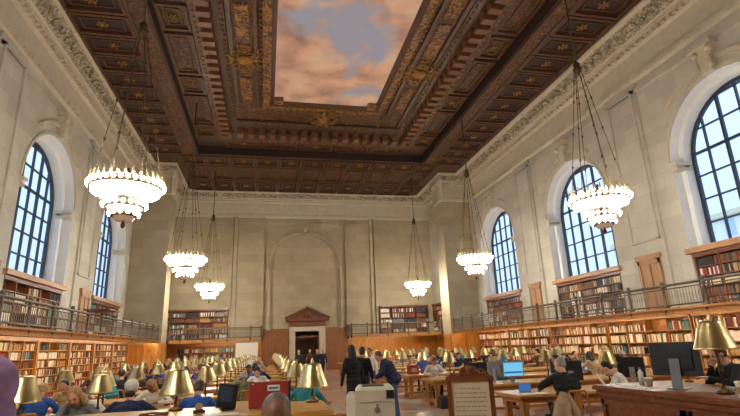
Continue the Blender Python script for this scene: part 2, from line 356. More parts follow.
for s in (-1,1):
    xi=X0+s*(PIER+.15); xo=WL if s<0 else WR; xr=X0+s*REAR
    cornice((xo,YP0,0),(xi-s*.25,YP0,0),(0,-1,0),.44); cornice((xi,YP0-.5,0),(xi,YP1+.2,0),(-s,0,0),.2); cornice((xr,YP1,0),(xr,YB,0),(-s,0,0),1)
cornice((X0-REAR,YB,0),(X0+REAR,YB,0),(0,-1,0),.42)
# flat panelled pilasters between the windows, and lines on the far wall
def frame_yz(mb,x,s,y0,y1,z0,z1,w=.1,d=.07):
    for a,b in (((y0,z0),(y0+w,z1)),((y1-w,z0),(y1,z1)),((y0,z0),(y1,z0+w)),((y0,z1-w),(y1,z1))):
        mb.box((min(x,x-s*d),a[0],a[1]),(max(x,x-s*d),b[0],b[1]))
mb=MB()
for s in (-1,1):
    xw=WL if s<0 else WR
    for k in range(4):
        yc=WINY[k]+4.525
        if k==0: continue
        mb.box((min(xw,xw-s*.1),yc-.95,GZ1),(max(xw,xw-s*.1),yc+.95,12.42)); frame_yz(mb,xw-s*.1,s,yc-.8,yc+.8,5.5,12.1)
    mb.box((min(xw,xw-s*.1),YF,11.95),(max(xw,xw-s*.1),YP0,12.15))
    xi=X0+s*(PIER+.15)
trim(mb,M['wall_x'])
mb=MB(); XA=3.15; ZS=8.25
for ro,ri,d in ((3.06,2.86,.3),(2.86,2.72,.16)):
    for i in range(32):
        a0,a1=pi*i/32,pi*(i+1)/32
        p=[(XA-r*cos(a),ZS+r*sin(a)) for r,a in ((ri,a0),(ri,a1),(ro,a1),(ro,a0))]
        vs=[(u,YB,v) for u,v in p]+[(u,YB-d,v) for u,v in p]; mb.add(vs,[(4,5,6,7),(0,1,5,4),(2,3,7,6),(1,2,6,5),(3,0,4,7)])
for e in (-1,1):
    for ro,ri,d in ((3.06,2.86,.3),(2.86,2.72,.16)): x0,x1=sorted((XA+e*ri,XA+e*ro)); mb.box((x0,YB-d,3.2),(x1,YB,ZS))
    mb.box((XA+e*2.9-.26,YB-.2,ZS-.25),(XA+e*2.9+.26,YB,ZS)); 
    for off,w in ((3.45,.07),(5.65,.12),(5.95,.07)): x=XA+e*off; mb.box((x-w,YB-.22,2.6),(x+w,YB,12.45))
mb.prism([(XA-.2,11.0),(XA+.2,11.0),(XA+.34,11.75),(XA-.34,11.75)],1,YB,YB-.3); mb.ell((XA,YB-.28,11.4),(.2,.16,.28))
mb.box((X0-REAR,YB-.1,11.95),(X0+REAR,YB,12.12))
trim(mb,M['wall_y'])
# ------------------------------------------------------------------ timber ceiling
XC,YC=3.2,16.3
def rect(hx,yf,z,xc=XC): 
    yn=2*YC-yf; return [(xc-hx,yn,z),(xc+hx,yn,z),(xc+hx,yf,z),(xc-hx,yf,z)]
mb=MB()
def ring(a,b,m):
    A,B=rect(*a),rect(*b)
    for i in range(4): j=(i+1)%4; mb.add([A[i],A[j],B[j],B[i]],[(0,1,2,3)],m)
ring((13.2,41.0,14.66),(7.9,32.2,14.66),0); ring((7.9,32.2,14.66),(7.9,32.2,15.25),2); ring((7.9,32.2,15.25),(6.5,30.5,15.25),0)
ring((6.5,30.5,15.25),(6.5,30.5,15.0),1); ring((6.5,30.5,15.0),(6.2,30.15,15.0),1); ring((6.2,30.15,15.0),(6.0,29.95,15.4),1)
ring((6.0,29.95,15.4),(5.2,28.5,15.5),0); ring((5.2,28.5,15.5),(5.2,28.5,15.62),2); ring((5.2,28.5,15.62),(3.75,26.7,15.62),4)
ring((3.75,26.7,15.62),(3.6,26.5,15.4),1); ring((3.6,26.5,15.4),(3.2,26.1,15.36),3); ring((3.2,26.1,15.36),(2.97,25.85,15.62),1)
ceil=structure('ceiling',mb,[M['ceil'],M['ceil2'],M['cdeep'],M['cgold'],M['cgold2']])
a=MB()
for e in (-1,1): a.bbox((XC+e*2.97-(.5 if e>0 else 0),25.35,15.37),(XC+e*2.97+(0 if e>0 else .5),25.9,15.6),.02)
a.build('frame_corner_blocks',M['cgold'],ceil)
a=MB(); A=rect(2.97,25.85,15.6); a.add(A,[(0,1,2,3)]); tag(a.build('painted_mural',M['mural'],ceil),'painted panel of pink clouds and blue sky')
ribs=MB(); pan=MB(); ros=MB(); dent=MB(); bead=MB()
def rosette(x,y,z,r):
    ros.ell((x,y,z),(r*.35,r*.35,.07),n=8,k=4)
    for i in range(6): t=i*pi/3; ros.ell((x+r*.62*cos(t),y+r*.62*sin(t),z),(r*.33,r*.2,.05),0,Matrix.Rotation(t,3,'Z'),n=6,k=4)
def coffer(x0,y0,x1,y1,z,ro=True,gold=False):       # a panel framed by mouldings below the soffit
    w=.13
    for p,q in (((x0,y0),(x0+w,y1)),((x1-w,y0),(x1,y1)),((x0+w,y0),(x1-w,y0+w)),((x0+w,y1-w),(x1-w,y1))): ribs.box((p[0],p[1],z-.14),(q[0],q[1],z-.001))
    w2=.32
    for p,q in (((x0+w2,y0+w2),(x0+w2+.06,y1-w2)),((x1-w2-.06,y0+w2),(x1-w2,y1-w2)),((x0+w2+.06,y0+w2),(x1-w2-.06,y0+w2+.06)),((x0+w2+.06,y1-w2-.06),(x1-w2-.06,y1-w2))): ribs.box((p[0],p[1],z-.07),(q[0],q[1],z-.001))
    pan.box((x0+w,y0+w,z-.012),(x1-w,y1-w,z-.002),1 if gold else 0)
    if ro: rosette((x0+x1)/2,(y0+y1)/2,z-.06,min(x1-x0,y1-y0)*.2)
for s in (-1,1):
    n=27; yA,yB_=-6.6,32.2
    for i in range(n):
        y0=yA+(yB_-yA)*i/n; y1=yA+(yB_-yA)*(i+1)/n
        xs=sorted((XC+s*8.75,XC+s*11.0)); coffer(xs[0],y0+.04,xs[1],y1-.04,14.66)
    xs=sorted((XC+s*8.05,XC+s*8.65)); pan.box((xs[0],yA,14.6),(xs[1],yB_,14.65),1); 
    for x in (8.0,8.68): ribs.box((XC+s*x-.05,yA,14.52),(XC+s*x+.05,yB_,14.66))
    k=0; y=30.3
    while y>2:                        # alternating long and square panels on the raised band
        L=3.3 if k%2 else 1.7; xs=sorted((XC+s*6.6,XC+s*7.8)); coffer(xs[0],y-L,xs[1],y,15.25,k%2==0,True)
        y-=L+.25; k+=1
    L=16; 
for i in range(11):                   # end border, three rows of panels
    x0=-6.0+18.5*i/11; x1=-6.0+18.5*(i+1)/11
    for y0,y1,g in ((32.45,33.9,False),(34.2,37.0,True),(37.3,39.9,False)):
        coffer(x0+.05,y0,x1-.05,y1,14.66,not g,g)
for i in range(5): 
    x0=-3.0+12.4*i/5; x1=-3.0+12.4*(i+1)/5; coffer(x0+.08,30.75,x1-.08,32.0,15.25,i%2==0,True)
for y in (34.05,37.15): pan.box((-6,y-.12,14.58),(12.5,y+.12,14.655),1)
for s in (-1,1):                      # dentils and beads round the inner frames
    y=2.7
    while y<30: dent.box((XC+s*5.95-.3,y,14.98),(XC+s*5.95+.26,y+.34,15.44)); y+=.68
    for hx in (5.32,3.68,6.35): 
        y=4
        while y<28.4: bead.ell((XC+s*hx,y,15.44 if hx<6 else 14.99),(.07,.07,.06),n=6,k=4); y+=.36
    for x0,x1,z in ((4.95,5.15,15.5),(3.85,4.0,15.5)): xs=sorted((XC+s*x0,XC+s*x1)); ribs.box((xs[0],6,z),(xs[1],26.6 if x0<4 else 28.3,15.625))
    xs=sorted((XC+s*4.2,XC+s*4.8))
    for j in range(7):
        yy=25.9-2.9*j; pan.box((xs[0],yy-2.4,15.56),(xs[1],yy,15.61),2)
x=XC-5.9
while x<XC+5.7: dent.box((x,29.4,14.98),(x+.34,30.05,15.44)); x+=.68
for yf in (28.62,26.62,30.35):
    x=XC-5
    while x<XC+5: bead.ell((x,yf,15.44 if yf<30 else 14.99),(.07,.07,.06),n=6,k=4); x+=.36
ribs.build('coffer_ribs',M['ceil2'],ceil); pan.build('carved_panels',[M['cdeep'],M['cgold2'],M['cgold']],ceil); ros.build('gilded_rosettes',M['gold'],ceil); dent.build('dentil_course',M['dent'],ceil); bead.build('gilded_beading',M['gold'],ceil)
def cartouche(x,y,rz):
    c=MB(); c.ell((0,0,-.12),(.34,.46,.16),n=12,k=6); c.ell((0,.62,-.12),(.2,.16,.13),n=8,k=5); c.ell((0,-.6,-.1),(.13,.26,.1),n=8,k=5)
    for e in (-1,1):
        for (ox,oy,r,st) in ((.5,.35,.26,0),(.52,-.3,.24,2.4),(.85,.0,.2,1.2),(.25,.8,.16,4)):
            c.tube([(e*(ox+r*(1-t/8)*cos(t+st)),oy+r*(1-t/8)*sin(t+st),-.12) for t in [j*.5 for j in range(12)]],[.075-.004*j for j in range(12)],6)
        c.tube([(e*.2,-.55,-.1),(e*.5,-.75,-.1),(e*.75,-.6,-.1),(e*.95,-.75,-.08)],[.07,.06,.05,.03],6)
    o=c.build('cartouche',M['gold'],ceil,(x,y,15.6),rz)
cartouche(XC-4.5,21.7,pi/2); cartouche(XC+4.5,21.7,-pi/2); cartouche(3.25,27.65,0)
# ------------------------------------------------------------------ gallery decks and railings
mb=MB()
for g,w in ((GL,WL),(GR,WR)):
    s=1 if g>X0 else -1; x0,x1=sorted((g,w)); mb.box((x0,YF,GZ0+.15),(x1,YP0,GZ1-.002))
    a=sorted((g-s*.07,g+s*.05)); mb.box((a[0],YF,GZ0),(a[1],YP0,GZ1-.06),1); a=sorted((g-s*.13,g+s*.08)); mb.box((a[0],YF,GZ1-.06),(a[1],YP0,GZ1),1); 
def rear_path(s):
    xp=X0+s*(PIER+.05); pts=[(xp,YP1)]; c=(xp-s*1.6,36.6); 
    pts=[(xp,36.3)]+[(c[0]+s*1.6*cos(t),c[1]+1.6*sin(t)) for t in [pi/2*i/8 for i in range(9)]]
    xe=-.3 if s<0 else 6.6; pts+= [(xe,38.2)]; return pts,xe
for s in (-1,1):
    pts,xe=rear_path(s); xw=X0+s*REAR
    poly=pts+[(xe,YB),(xw,YB),(xw,36.3)]
    mb.prism(poly,2,GZ0+.15,GZ1)
    for (x0,y0),(x1,y1) in list(zip(pts,pts[1:])):
        d=V((x1-x0,y1-y0,0)); L=d.length; ang=math.atan2(d.y,d.x); mb.cbox(((x0+x1)/2,(y0+y1)/2,(GZ0+GZ1)/2),(L+.05,.14,GZ1-GZ0),1,Matrix.Rotation(ang,3,'Z'))
gd=structure('gallery_deck',mb,[M['walnut'],M['oak']])
def railing(label,pts,pitch,loc):
    root=thing('gallery_railing',label,'railing',(pts[0][0],pts[0][1],GZ1),0,'gallery railings'); o=V((pts[0][0],pts[0][1],GZ1))
    P=[V((x,y,GZ1))-o for x,y in pts]; rl=MB(); bl=MB(); bt=MB()
    for z,r in ((GZR-GZ1,.045),(GZR-GZ1-.12,.02),(.09,.025)): (rl if z>.5 else bt).tube([p+V((0,0,z)) for p in P],r,8,0,smooth=False)
    acc=0; posts=[]; nxt=0; nb=0
    for a,b in zip(P,P[1:]):
        L=(b-a).length; t=0
        while acc+(L-t)>=nxt:
            t+=nxt-acc; acc=nxt; p=a+(b-a)*(t/L)
            if nb%14==0: posts.append(p)
            else: bl.tube([p+V((0,0,.09)),p+V((0,0,.35)),p+V((0,0,.4)),p+V((0,0,.45)),p+V((0,0,GZR-GZ1-.1))],[.011,.011,.022,.011,.011],4,0,False,False)
            nb+=1; nxt+=pitch/14
        acc+=L-t
    rl.build('hand_rail',M['rail'],root); bt.build('bottom_rail',M['rail'],root); bl.build('balusters',M['baluster'],root)
    pm=MB().tube([(0,0,-.24),(0,0,-.1),(0,0,.02),(0,0,.08),(0,0,.66),(0,0,.7),(0,0,.76)],[.06,.1,.1,.05,.045,.07,.05],8).ell((0,0,.84),(.07,.07,.085),n=8,k=6).mesh('post',M['rail'])
    for p in posts: link('post',pm,root,p)
    return root
railing('long dark bronze railing along the left wall gallery',[(GL,YP0-.1),(GL,YF+.2)],1.66,None)
railing('long dark bronze railing along the right wall gallery',[(GR,YP0-.1),(GR,YF+.2)],1.66,None)
railing('curved railing of the far gallery left of the doorway',rear_path(-1)[0]+[(-.3,YB-.1)],1.66,None)
railing('curved railing of the far gallery right of the doorway',rear_path(1)[0]+[(6.6,YB-.1)],1.66,None)
l=MB().bbox((-.5,-.75,0),(.5,.75,.06),.02).box((-.4,-.7,-.01),(.4,-.66,0))
t=thing('reading_ledge','small dark wooden ledge on the left gallery railing between two windows','ledge',(GL,22.9,GZR+.2)); l.build('ledge_board',M['walnut'],t)
# ------------------------------------------------------------------ wood panelling under the gallery and round the doorway
mb=MB()
def panels(mb,u0,u1,z0,z1,place,n,proud=.05):
    place(mb,u0,u1,z0,z1,0,proud)
    w=(u1-u0)/n
    for i in range(n):
        a,b=u0+w*i+.1,u0+w*(i+1)-.1
        for p in ((a,b,z0+.2,z0+.28),(a,b,z1-.28,z1-.2),(a,a+.08,z0+.2,z1-.2),(b-.08,b,z0+.2,z1-.2)): place(mb,*p,proud,proud+.04)
back=lambda mb,u0,u1,z0,z1,d0,d1: mb.box((u0,YB-d1,z0),(u1,YB-d0,z1),0)
panels(mb,X0-REAR,-.3,0,GZ0,back,6); panels(mb,6.6,X0+REAR,0,GZ0,back,6)
for s in (-1,1):
    xi=X0+s*(PIER+.15); f=lambda mb,u0,u1,z0,z1,d0,d1,xi=xi,s=s: mb.box((min(xi-s*d1,xi-s*d0),u0,z0),(max(xi-s*d1,xi-s*d0),u1,z1)); panels(mb,YP0,YP1,0,GZ0,f,1)
    xo=WL if s<0 else WR; u=sorted((xi,xo)); g=lambda mb,u0,u1,z0,z1,d0,d1: mb.box((u0,YP0-d1,z0),(u1,YP0-d0,z1)); panels(mb,u[0],u[1],0,GZ0,g,2)
    xr=X0+s*REAR; h=lambda mb,u0,u1,z0,z1,d0,d1,xi=xr,s=s: mb.box((min(xi-s*d1,xi-s*d0),u0,z0),(max(xi-s*d1,xi-s*d0),u1,z1)); panels(mb,YP1,YB,0,GZ0,h,2)
trim(mb,M['goldoak']); mb=MB(); panels(mb,-.3,1.9,0,3.15,back,2); panels(mb,4.7,6.6,0,3.15,back,2); back(mb,-.36,1.9,3.15,3.3,0,.14); back(mb,4.7,6.66,3.15,3.3,0,.14); trim(mb,M['doorpanel'])
# doorway with stone surround and carved pediment
d=MB(); d.box((1.9,YB-.16,0),(DX0,YB,3.42)); d.box((DX1,YB-.16,0),(4.7,YB,3.42)); d.box((DX0,YB-.16,DZ),(DX1,YB,3.42))
d.box((1.86,YB-.2,0),(2.0,YB-.14,3.42)); d.box((4.6,YB-.2,0),(4.74,YB-.14,3.42))
door=structure('door_1',d,M['trim'])
p=MB(); p.box((1.75,YB-.3,3.42),(4.85,YB,3.5)); p.box((1.85,YB-.22,3.5),(4.75,YB,3.85)); p.box((1.55,YB-.45,3.85),(5.05,YB,4.0))
p.prism([(1.55,4.0),(5.05,4.0),(5.05,4.08),(3.3,4.86),(1.55,4.08)],1,YB-.2,YB); 
for e in (-1,1): p.cbox((3.3+e*.89,YB-.24,4.5),(2.0,.46,.13),0,Matrix.Rotation(e*.42,3,'Y'))
p.ell((3.3,YB-.22,4.3),(.3,.1,.2)); p.tube([(3.3,YB-.2,4.85),(3.3,YB-.2,5.05)],[.12,.05],8)
p.build('pediment',M['walnut'],door)
v=MB(); v.box((DX0,YB+.4,0),(DX0+.05,YB+4,3.4)); v.box((DX1-.05,YB+.4,0),(DX1,YB+4,3.4)); v.box((DX0,YB+4,0),(DX1,YB+4.1,3.4)); v.box((DX0,YB+.4,3.35),(DX1,YB+4,3.4)); v.box((DX0+.1,YB+.1,2.55),(DX1-.1,YB+.2,2.7))
v.build('dark_vestibule',M['walnutz'],door)
# panelled oak doors on the gallery
DN=[1]
def gallery_door(s,yc):
    xw=(WL if s<0 else WR)-s*.1; DN[0]+=1; m=MB(); 
    bx=lambda y0,y1,z0,z1,d0,d1: m.box((min(xw-s*d0,xw-s*d1),y0,z0),(max(xw-s*d0,xw-s*d1),y1,z1))
    bx(yc-.6,yc+.6,GZ1,4.75,0,.07); bx(yc-.68,yc+.68,4.75,4.95,0,.14)
    for a,b,c,e in ((-.6,-.48,2.6,4.75),(.48,.6,2.6,4.75),(-.6,.6,4.55,4.75),(-.6,.6,3.5,3.62),(-.05,.05,2.6,4.6)): bx(yc+a,yc+b,c,e,.07,.11)
    o=structure('door_%d'%DN[0],m,M['doorwood']); MB().ell((xw-s*.14,yc+.42,3.45),(.03,.03,.03),n=8,k=6).build('door_handle',M['brass'],o)
for s in (-1,1):
    for k in (1,2,3): gallery_door(s,WINY[k]+4.525+(.45 if s<0 else 0))
# buildings across the street, seen through the panes
def facade_mat():
    m,t,o=nodes('pale_street_facade'); b=N(t,'ShaderNodeBsdfPrincipled'); t.links.new(b.outputs[0],o.inputs[0])
    tc=N(t,'ShaderNodeTexCoord'); sp=N(t,'ShaderNodeSeparateXYZ'); cb=N(t,'ShaderNodeCombineXYZ'); t.links.new(tc.outputs['Object'],sp.inputs[0]); t.links.new(sp.outputs[1],cb.inputs[0]); t.links.new(sp.outputs[2],cb.inputs[1])
    br=N(t,'ShaderNodeTexBrick'); br.offset=0; t.links.new(cb.outputs[0],br.inputs[0]); br.inputs['Scale'].default_value=1; br.inputs['Brick Width'].default_value=2.6; br.inputs['Row Height'].default_value=3.4; br.inputs['Mortar Size'].default_value=.75
    br.inputs['Color1'].default_value=srgb(150,170,200); br.inputs['Color2'].default_value=srgb(170,190,212); br.inputs['Mortar'].default_value=srgb(214,216,214)
    t.links.new(br.outputs[0],b.inputs['Base Color']); return m
FM=facade_mat()
for s,lab,hs in ((-1,'pale street building seen through the left windows',(6,4.5)),(1,'pale street building seen through the right windows',(9,13))):
    t=thing('street_building',lab,'building',(X0+s*48,22,0)); m=MB()
    m.box((-6,-34,0),(6,2,hs[0])); m.box((-6,2,0),(6,34,hs[1])); m.build('facade',FM,t); m=MB(); m.box((-6.3,-34.2,hs[0]),(6.3,2,hs[0]+.5)); m.box((-6.3,2,hs[1]),(6.3,34.2,hs[1]+.5)); m.build('roof_parapet',M['trim'],t)
# ------------------------------------------------------------------ daylight
w=bpy.data.worlds.new('daylight'); sc.world=w; w.use_nodes=True; t=w.node_tree; bg=t.nodes['Background']; bg.inputs[1].default_value=1.0
tc=N(t,'ShaderNodeTexCoord'); sp=N(t,'ShaderNodeSeparateXYZ'); t.links.new(tc.outputs['Generated'],sp.inputs[0])      # cloudy sky, brighter towards the zenith
t.links.new(ramp(t,sp.outputs[2],[(0,(.78,1.0,1.28,1)),(.5,(.95,1.25,1.6,1)),(.8,(3.4,4.4,5.8,1)),(1,(4.6,6.0,7.8,1))]),bg.inputs[0])
# ------------------------------------------------------------------ chandeliers
def chandelier_proto():
    # origin at the centre of the widest ring
    root=thing('chandelier','x','chandelier')
    fr=MB(); tiers=((.86,0,.13),(.45,-.55,.1),(.28,-.8,.08))
    for r,z,h in tiers:
        fr.lathe([(r-.05,z-h),(r+.05,z-h),(r+.07,z),(r+.05,z+.05),(r-.05,z+.05)],36,close=True)
        for k in range(8): t=k*pi/4; fr.tube([(.07*cos(t),.07*sin(t),z-.02),(r*cos(t),r*sin(t),z-.02)],.02,5)
    fr.tube([(0,0,.5),(0,0,.2),(0,0,-.8),(0,0,-1.06)],[.03,.07,.06,.02],8); fr.ell((0,0,-1.1),(.06,.06,.09),n=8,k=6)
    fr.build('ring_frame',M['chain'],root)
    cr=MB()
    for k in range(32):
        t=2*pi*k/32; c=V((cos(t),sin(t),0)); p=c*.88
        cr.tube([p+V((0,0,.03)),p*1.03+V((0,0,.16)),p*.99+V((0,0,.24)),p*1.05+V((0,0,.3))],[.045,.035,.03,.012],5)
    cr.build('crown_scrolls',M['crown'],root)
    gl=MB()
    for r,z,h in ((.82,-.13,.2),(.41,-.62,.12),(.25,-.86,.12)): gl.lathe([(r+.03,z),(r*.93,z-h*.6),(r*.8,z-h),(r*.5,z-h*1.1),(.05,z-h*1.1)],32)
    gl.build('crystal_bowl',M['crystal'],root)
    bm=MB().ell((0,0,0),(.048,.048,.06),n=8,k=5).mesh('bulb',M['bulb'])
    for n,r,z in ((34,.93,-.03),(28,.8,-.2),(18,.53,-.56),(12,.36,-.8)):
        for k in range(n): t=2*pi*k/n; link('bulb',bm,root,(r*cos(t),r*sin(t),z))
    H=4.8
    for k in range(6):
        t=k*pi/3+.3; s=MB().tube([(0.84*cos(t),0.84*sin(t),.05),(.1*cos(t),.1*sin(t),H)],.011,5)
        for j in range(1,4): q=j/4; s.ell((0.84*cos(t)*(1-q)+.1*cos(t)*q,0.84*sin(t)*(1-q)+.1*sin(t)*q,.05+(H-.05)*q),(.035,.035,.06),n=6,k=4)
        s.build('suspension_chain',M['chain'],root)
    MB().lathe([(.02,H-.2),(.12,H-.1),(.16,H),(.1,H+.1),(.13,H+.2),(.04,H+.32)],12).build('hub',M['chain'],root)
    MB().tube([(0,0,H+.25),(0,0,8.42)],.028,6).build('rod',M['chain'],root)
    return root
CHZ=6.12
ch=[(-3.72,13.4,'largest lit chandelier on the left, nearest the camera, by first window'),(-3.86,24.7,'middle chandelier of the left row, lower than the largest one'),(-3.84,35.3,'farthest small chandelier of the left row, beside the end bay'),
    (10.66,13.4,'largest lit chandelier on the right, in front of the middle right window'),(11.05,24.4,'middle chandelier of the right row, beside the farthest right window'),(11.2,35.4,'farthest small chandelier of the right row, above the far shelves')]
cp=chandelier_proto()
for i,(x,y,l) in enumerate(ch):
    o=cp if i==0 else copy_tree(cp); o.location=(x,y,CHZ); tag(o,l,'chandelier','tiered chandeliers in two rows')
for x,l in ((-3.7,'lit chandelier over the left tables behind the camera'),(10.6,'lit chandelier over the right tables behind the camera')):
    o=copy_tree(cp); o.location=(x,1.9,CHZ); tag(o,l,'chandelier','tiered chandeliers in two rows')
# ------------------------------------------------------------------ bookcases and the books on them
BOOKS=[]      # (world centre of spine foot, rz, (w,d,h), colour, where)
BOXES=[]
def bookcase(label,loc,rz,W,z0,z1,D,ns,nd,hr,wood='oak',where='',group=None,fill=.94,mixp=.6,kk=(1,2,3,4,5),pw=(12,16,20,8,8,6,5,8,3,16,7,4)):
    root=thing('bookcase',label,'bookcase',(loc[0],loc[1],z0),rz,group); H=z1-z0; w=.045; mo,mz=M[wood],M[wood+'z']
    MB().box((0,D-.03,0),(W,D,H)).build('back_panel',mo,root)
    for x in (0,W-w): MB().box((x,0,0),(x+w,D-.03,H)).build('side_panel',mz,root)
    MB().box((-.02,-.05,H-.1),(W+.02,D,H)).box((-.01,-.02,H-.14),(W+.01,D-.03,H-.1)).build('top_moulding',mo,root)
    base=.1; p=(H-.14-base)/ns; cw=(W-w)/(nd+1)
    dm=MB().box((-w/2,.005,base),(w/2,D-.03,H-.14)).mesh('divider',mz)
    for i in range(1,nd+1): link('divider',dm,root,(w/2+cw*i,0,0))
    sm=MB().box((w,0,-.03),(W-w,D-.03,0)).mesh('shelf',mo)
    for k in range(ns): link('shelf',sm,root,(0,0,base+p*k))
    Mx=Matrix.Translation(V((loc[0],loc[1],z0)))@Matrix.Rotation(rz,4,'Z')
    for k in range(ns):
        cnt=0
        for i in range(nd+1):
            x=w+cw*i+.01; xe=cw*(i+1)-.012; 
            if random.random()<.05: continue
            pal=random.choices(range(12),pw,k=random.choice(kk)); hh=random.uniform(*hr); stop=x+(xe-x)*random.choice((1,1,1,.93,.8))*fill/.94
            run=random.choice(pal)
            while True:
                bw=random.uniform(.028,.062)*(1.25 if hr[1]>.33 else 1)
                if x+bw>stop: break
                if random.random()<mixp: run=random.choice(pal)
                h=min(p-.07,max(.15,hh+random.uniform(-.035,.035))); d=min(D-.06,random.uniform(.17,.23)); cnt+=1
                BOOKS.append((Mx@V((x+bw/2,.02+random.random()*.025,base+p*k+.002)),rz,(bw*.97,d,h),run,(where,k,cnt,ns)))
                x+=bw+.001
    return root
# along the right wall at floor level, near to far
for i in range(5):
    bookcase('%s floor bookcase from the camera along the right wall, under the gallery'%ordn(i+1),(WR-.42,10.7+4.72*(i+1)-.06,0),-pi/2,4.6,.02,2.5,.4,5,3,(.25,.35),where='%s right-wall floor bookcase'%ordn(i+1),group='floor bookcases along the right wall',mixp=.8,kk=(5,6,7,8),pw=(10,16,26,6,6,4,4,7,3,22,6,4))
for i in range(6):
    bookcase('%s floor bookcase from the camera along the left wall, under the gallery'%ordn(i+1),(WL+.42,15.1+3.25*i,0),pi/2,3.06,.02,2.5,.4,7,2,(.2,.28),where='%s left-wall floor bookcase'%ordn(i+1),group='floor bookcases along the left wall')
# gallery cases in the window niches
NM={0:'farthest',1:'middle',2:'nearest',3:'out of view'}
for s,sd in ((-1,'left'),(1,'right')):
    for k in (0,1,2):
        yc=WINY[k]; 
        if s<0: bookcase('gallery bookcase in the niche below the %s left window'%NM[k],(WL-.03,yc-WHALF+.03,0),pi/2,2*WHALF-.06,GZ1,SILL-.25,.36,5,4,(.24,.33),'walnut','gallery case under the %s left window'%NM[k],'gallery bookcases below the windows',mixp=.8,pw=(18,8,9,5,6,9,8,10,12,10,4,3))
        else: bookcase('gallery bookcase in the niche below the %s right window'%NM[k],(WR+.03,yc+WHALF-.03,0),-pi/2,2*WHALF-.06,GZ1,SILL-.25,.36,5,4,(.24,.33),'walnut','gallery case under the %s right window'%NM[k],'gallery bookcases below the windows',mixp=.8,pw=(18,8,9,5,6,9,8,10,12,10,4,3))
bookcase('wide gallery bookcase on the far wall left of the doorway',(-7.05,YB-.42,0),0,4.15,GZ1,4.92,.4,5,3,(.24,.33),'walnut','far-wall gallery case left of the doorway','gallery bookcases in the end bay',mixp=.8,pw=(18,8,9,5,6,9,8,10,12,10,4,3))
bookcase('wide gallery bookcase on the far wall right of the doorway',(9.3,YB-.42,0),0,4.2,GZ1,4.92,.4,5,3,(.24,.33),'walnut','far-wall gallery case right of the doorway','gallery bookcases in the end bay',mixp=.8,pw=(18,8,9,5,6,9,8,10,12,10,4,3))
bookcase('gallery bookcase on the left side wall of the end bay',(X0-REAR+.42,37.0,0),pi/2,3.0,GZ1,4.92,.4,5,2,(.24,.33),'walnut','gallery case on the left side of the end bay','gallery bookcases in the end bay',mixp=.8,pw=(18,8,9,5,6,9,8,10,12,10,4,3))
bookcase('gallery bookcase on the right side wall of the end bay',(X0+REAR-.42,40.0,0),-pi/2,3.0,GZ1,4.92,.4,5,2,(.24,.33),'walnut','gallery case on the right side of the end bay','gallery bookcases in the end bay',mixp=.8,pw=(18,8,9,5,6,9,8,10,12,10,4,3))
bookcase('floor bookcase on the far wall under the left gallery',(-6.5,YB-.56,0),0,4.2,.02,2.24,.4,5,3,(.22,.3),'oak','far-wall floor bookcase','far floor bookcase')
# oak pilasters between the left cases
mb=MB()
for i in range(7): y=15.1+3.25*i-.145; mb.box((WL,y-.04,0),(WL+.47,y+.13,2.5))
trim(mb,M['goldoak'])
# strip lights fixed under the gallery
def strip(label,a,b):
    a,b=V(a),V(b); L=(b-a).length; t=thing('strip_light',label,'light',tuple(a),math.atan2((b-a).y,(b-a).x),'strip lights under the gallery')
    MB().box((0,-.04,.02),(L,.04,.05)).build('housing',M['bronze'],t); MB().tube([(.05,0,0),(L-.05,0,0)],.022,8).build('light_tube',M['strip'],t)
for i in range(5): y=10.9+4.72*i; strip('%s shelf light from the camera under the right gallery'%ordn(i+1),(GR+.16,y,GZ0+.1),(GR+.16,y+4.5,GZ0+.1))
for i in range(6): y=15.3+3.25*i; strip('%s shelf light from the camera under the left gallery'%ordn(i+1),(GL-.16,y,GZ0+.1),(GL-.16,y+3.1,GZ0+.1))
strip('shelf light under the far gallery left of the doorway',(-4.8,38.36,GZ0+.1),(-.6,38.36,GZ0+.1)); strip('shelf light under the far gallery right of the doorway',(6.9,38.36,GZ0+.1),(11.6,38.36,GZ0+.1))
# ------------------------------------------------------------------ lamps, tables, chairs
def lamp_proto(name='table_lamp',stem=.44,rb=.2,rt=.105,hs=.26):
    root=thing(name,'x','lamp'); z0=stem
    MB().lathe([(.001,0),(.085,0),(.09,.02),(.07,.035),(.03,.05),(.018,.09)],16).tube([(0,0,.06),(0,0,stem*.5),(0,0,z0+hs)],[.014,.016,.012],8).lathe([(.016,stem*.45),(.03,stem*.5),(.016,stem*.55)],10).build('base',M['bronze'],root)
    MB().lathe([(rb,z0),(rb+.004,z0+.006),(rb-.004,z0+.02),(rt+.006,z0+hs-.02),(rt,z0+hs),(rt-.02,z0+hs+.012),(.03,z0+hs+.015),(.03,z0+hs+.008),(rt-.024,z0+hs+.002),(rt-.006,z0+hs-.01),(rb-.008,z0)],28,close=True).build('lamp_shade',M['brass'],root)
    MB().lathe([(.03,z0+hs+.01),(.02,z0+hs+.025),(.028,z0+hs+.04),(.012,z0+hs+.055),(.018,z0+hs+.07),(.001,z0+hs+.085)],10).build('finial',M['brass'],root)
    MB().ell((0,0,z0+hs*.45),(.03,.03,.045),n=8,k=5).build('light_bulb',M['lampbulb'],root)
    return root
LP=lamp_proto(); LP_used=[0]
def lamp(x,y,z,label,group='brass table lamps'):
    o=LP if not LP_used[0] else copy_tree(LP); LP_used[0]=1; o.location=(x,y,z); return tag(o,label,'lamp',group)
CP=lamp_proto('counter_lamp',.2,.22,.115,.3); CP_used=[0]
def clamp(x,y,z,label,sc_=1):
    o=CP if not CP_used[0] else copy_tree(CP); CP_used[0]=1; o.location=(x,y,z); o.scale=(sc_,)*3; return tag(o,label,'lamp','brass lamps on the left front counter')
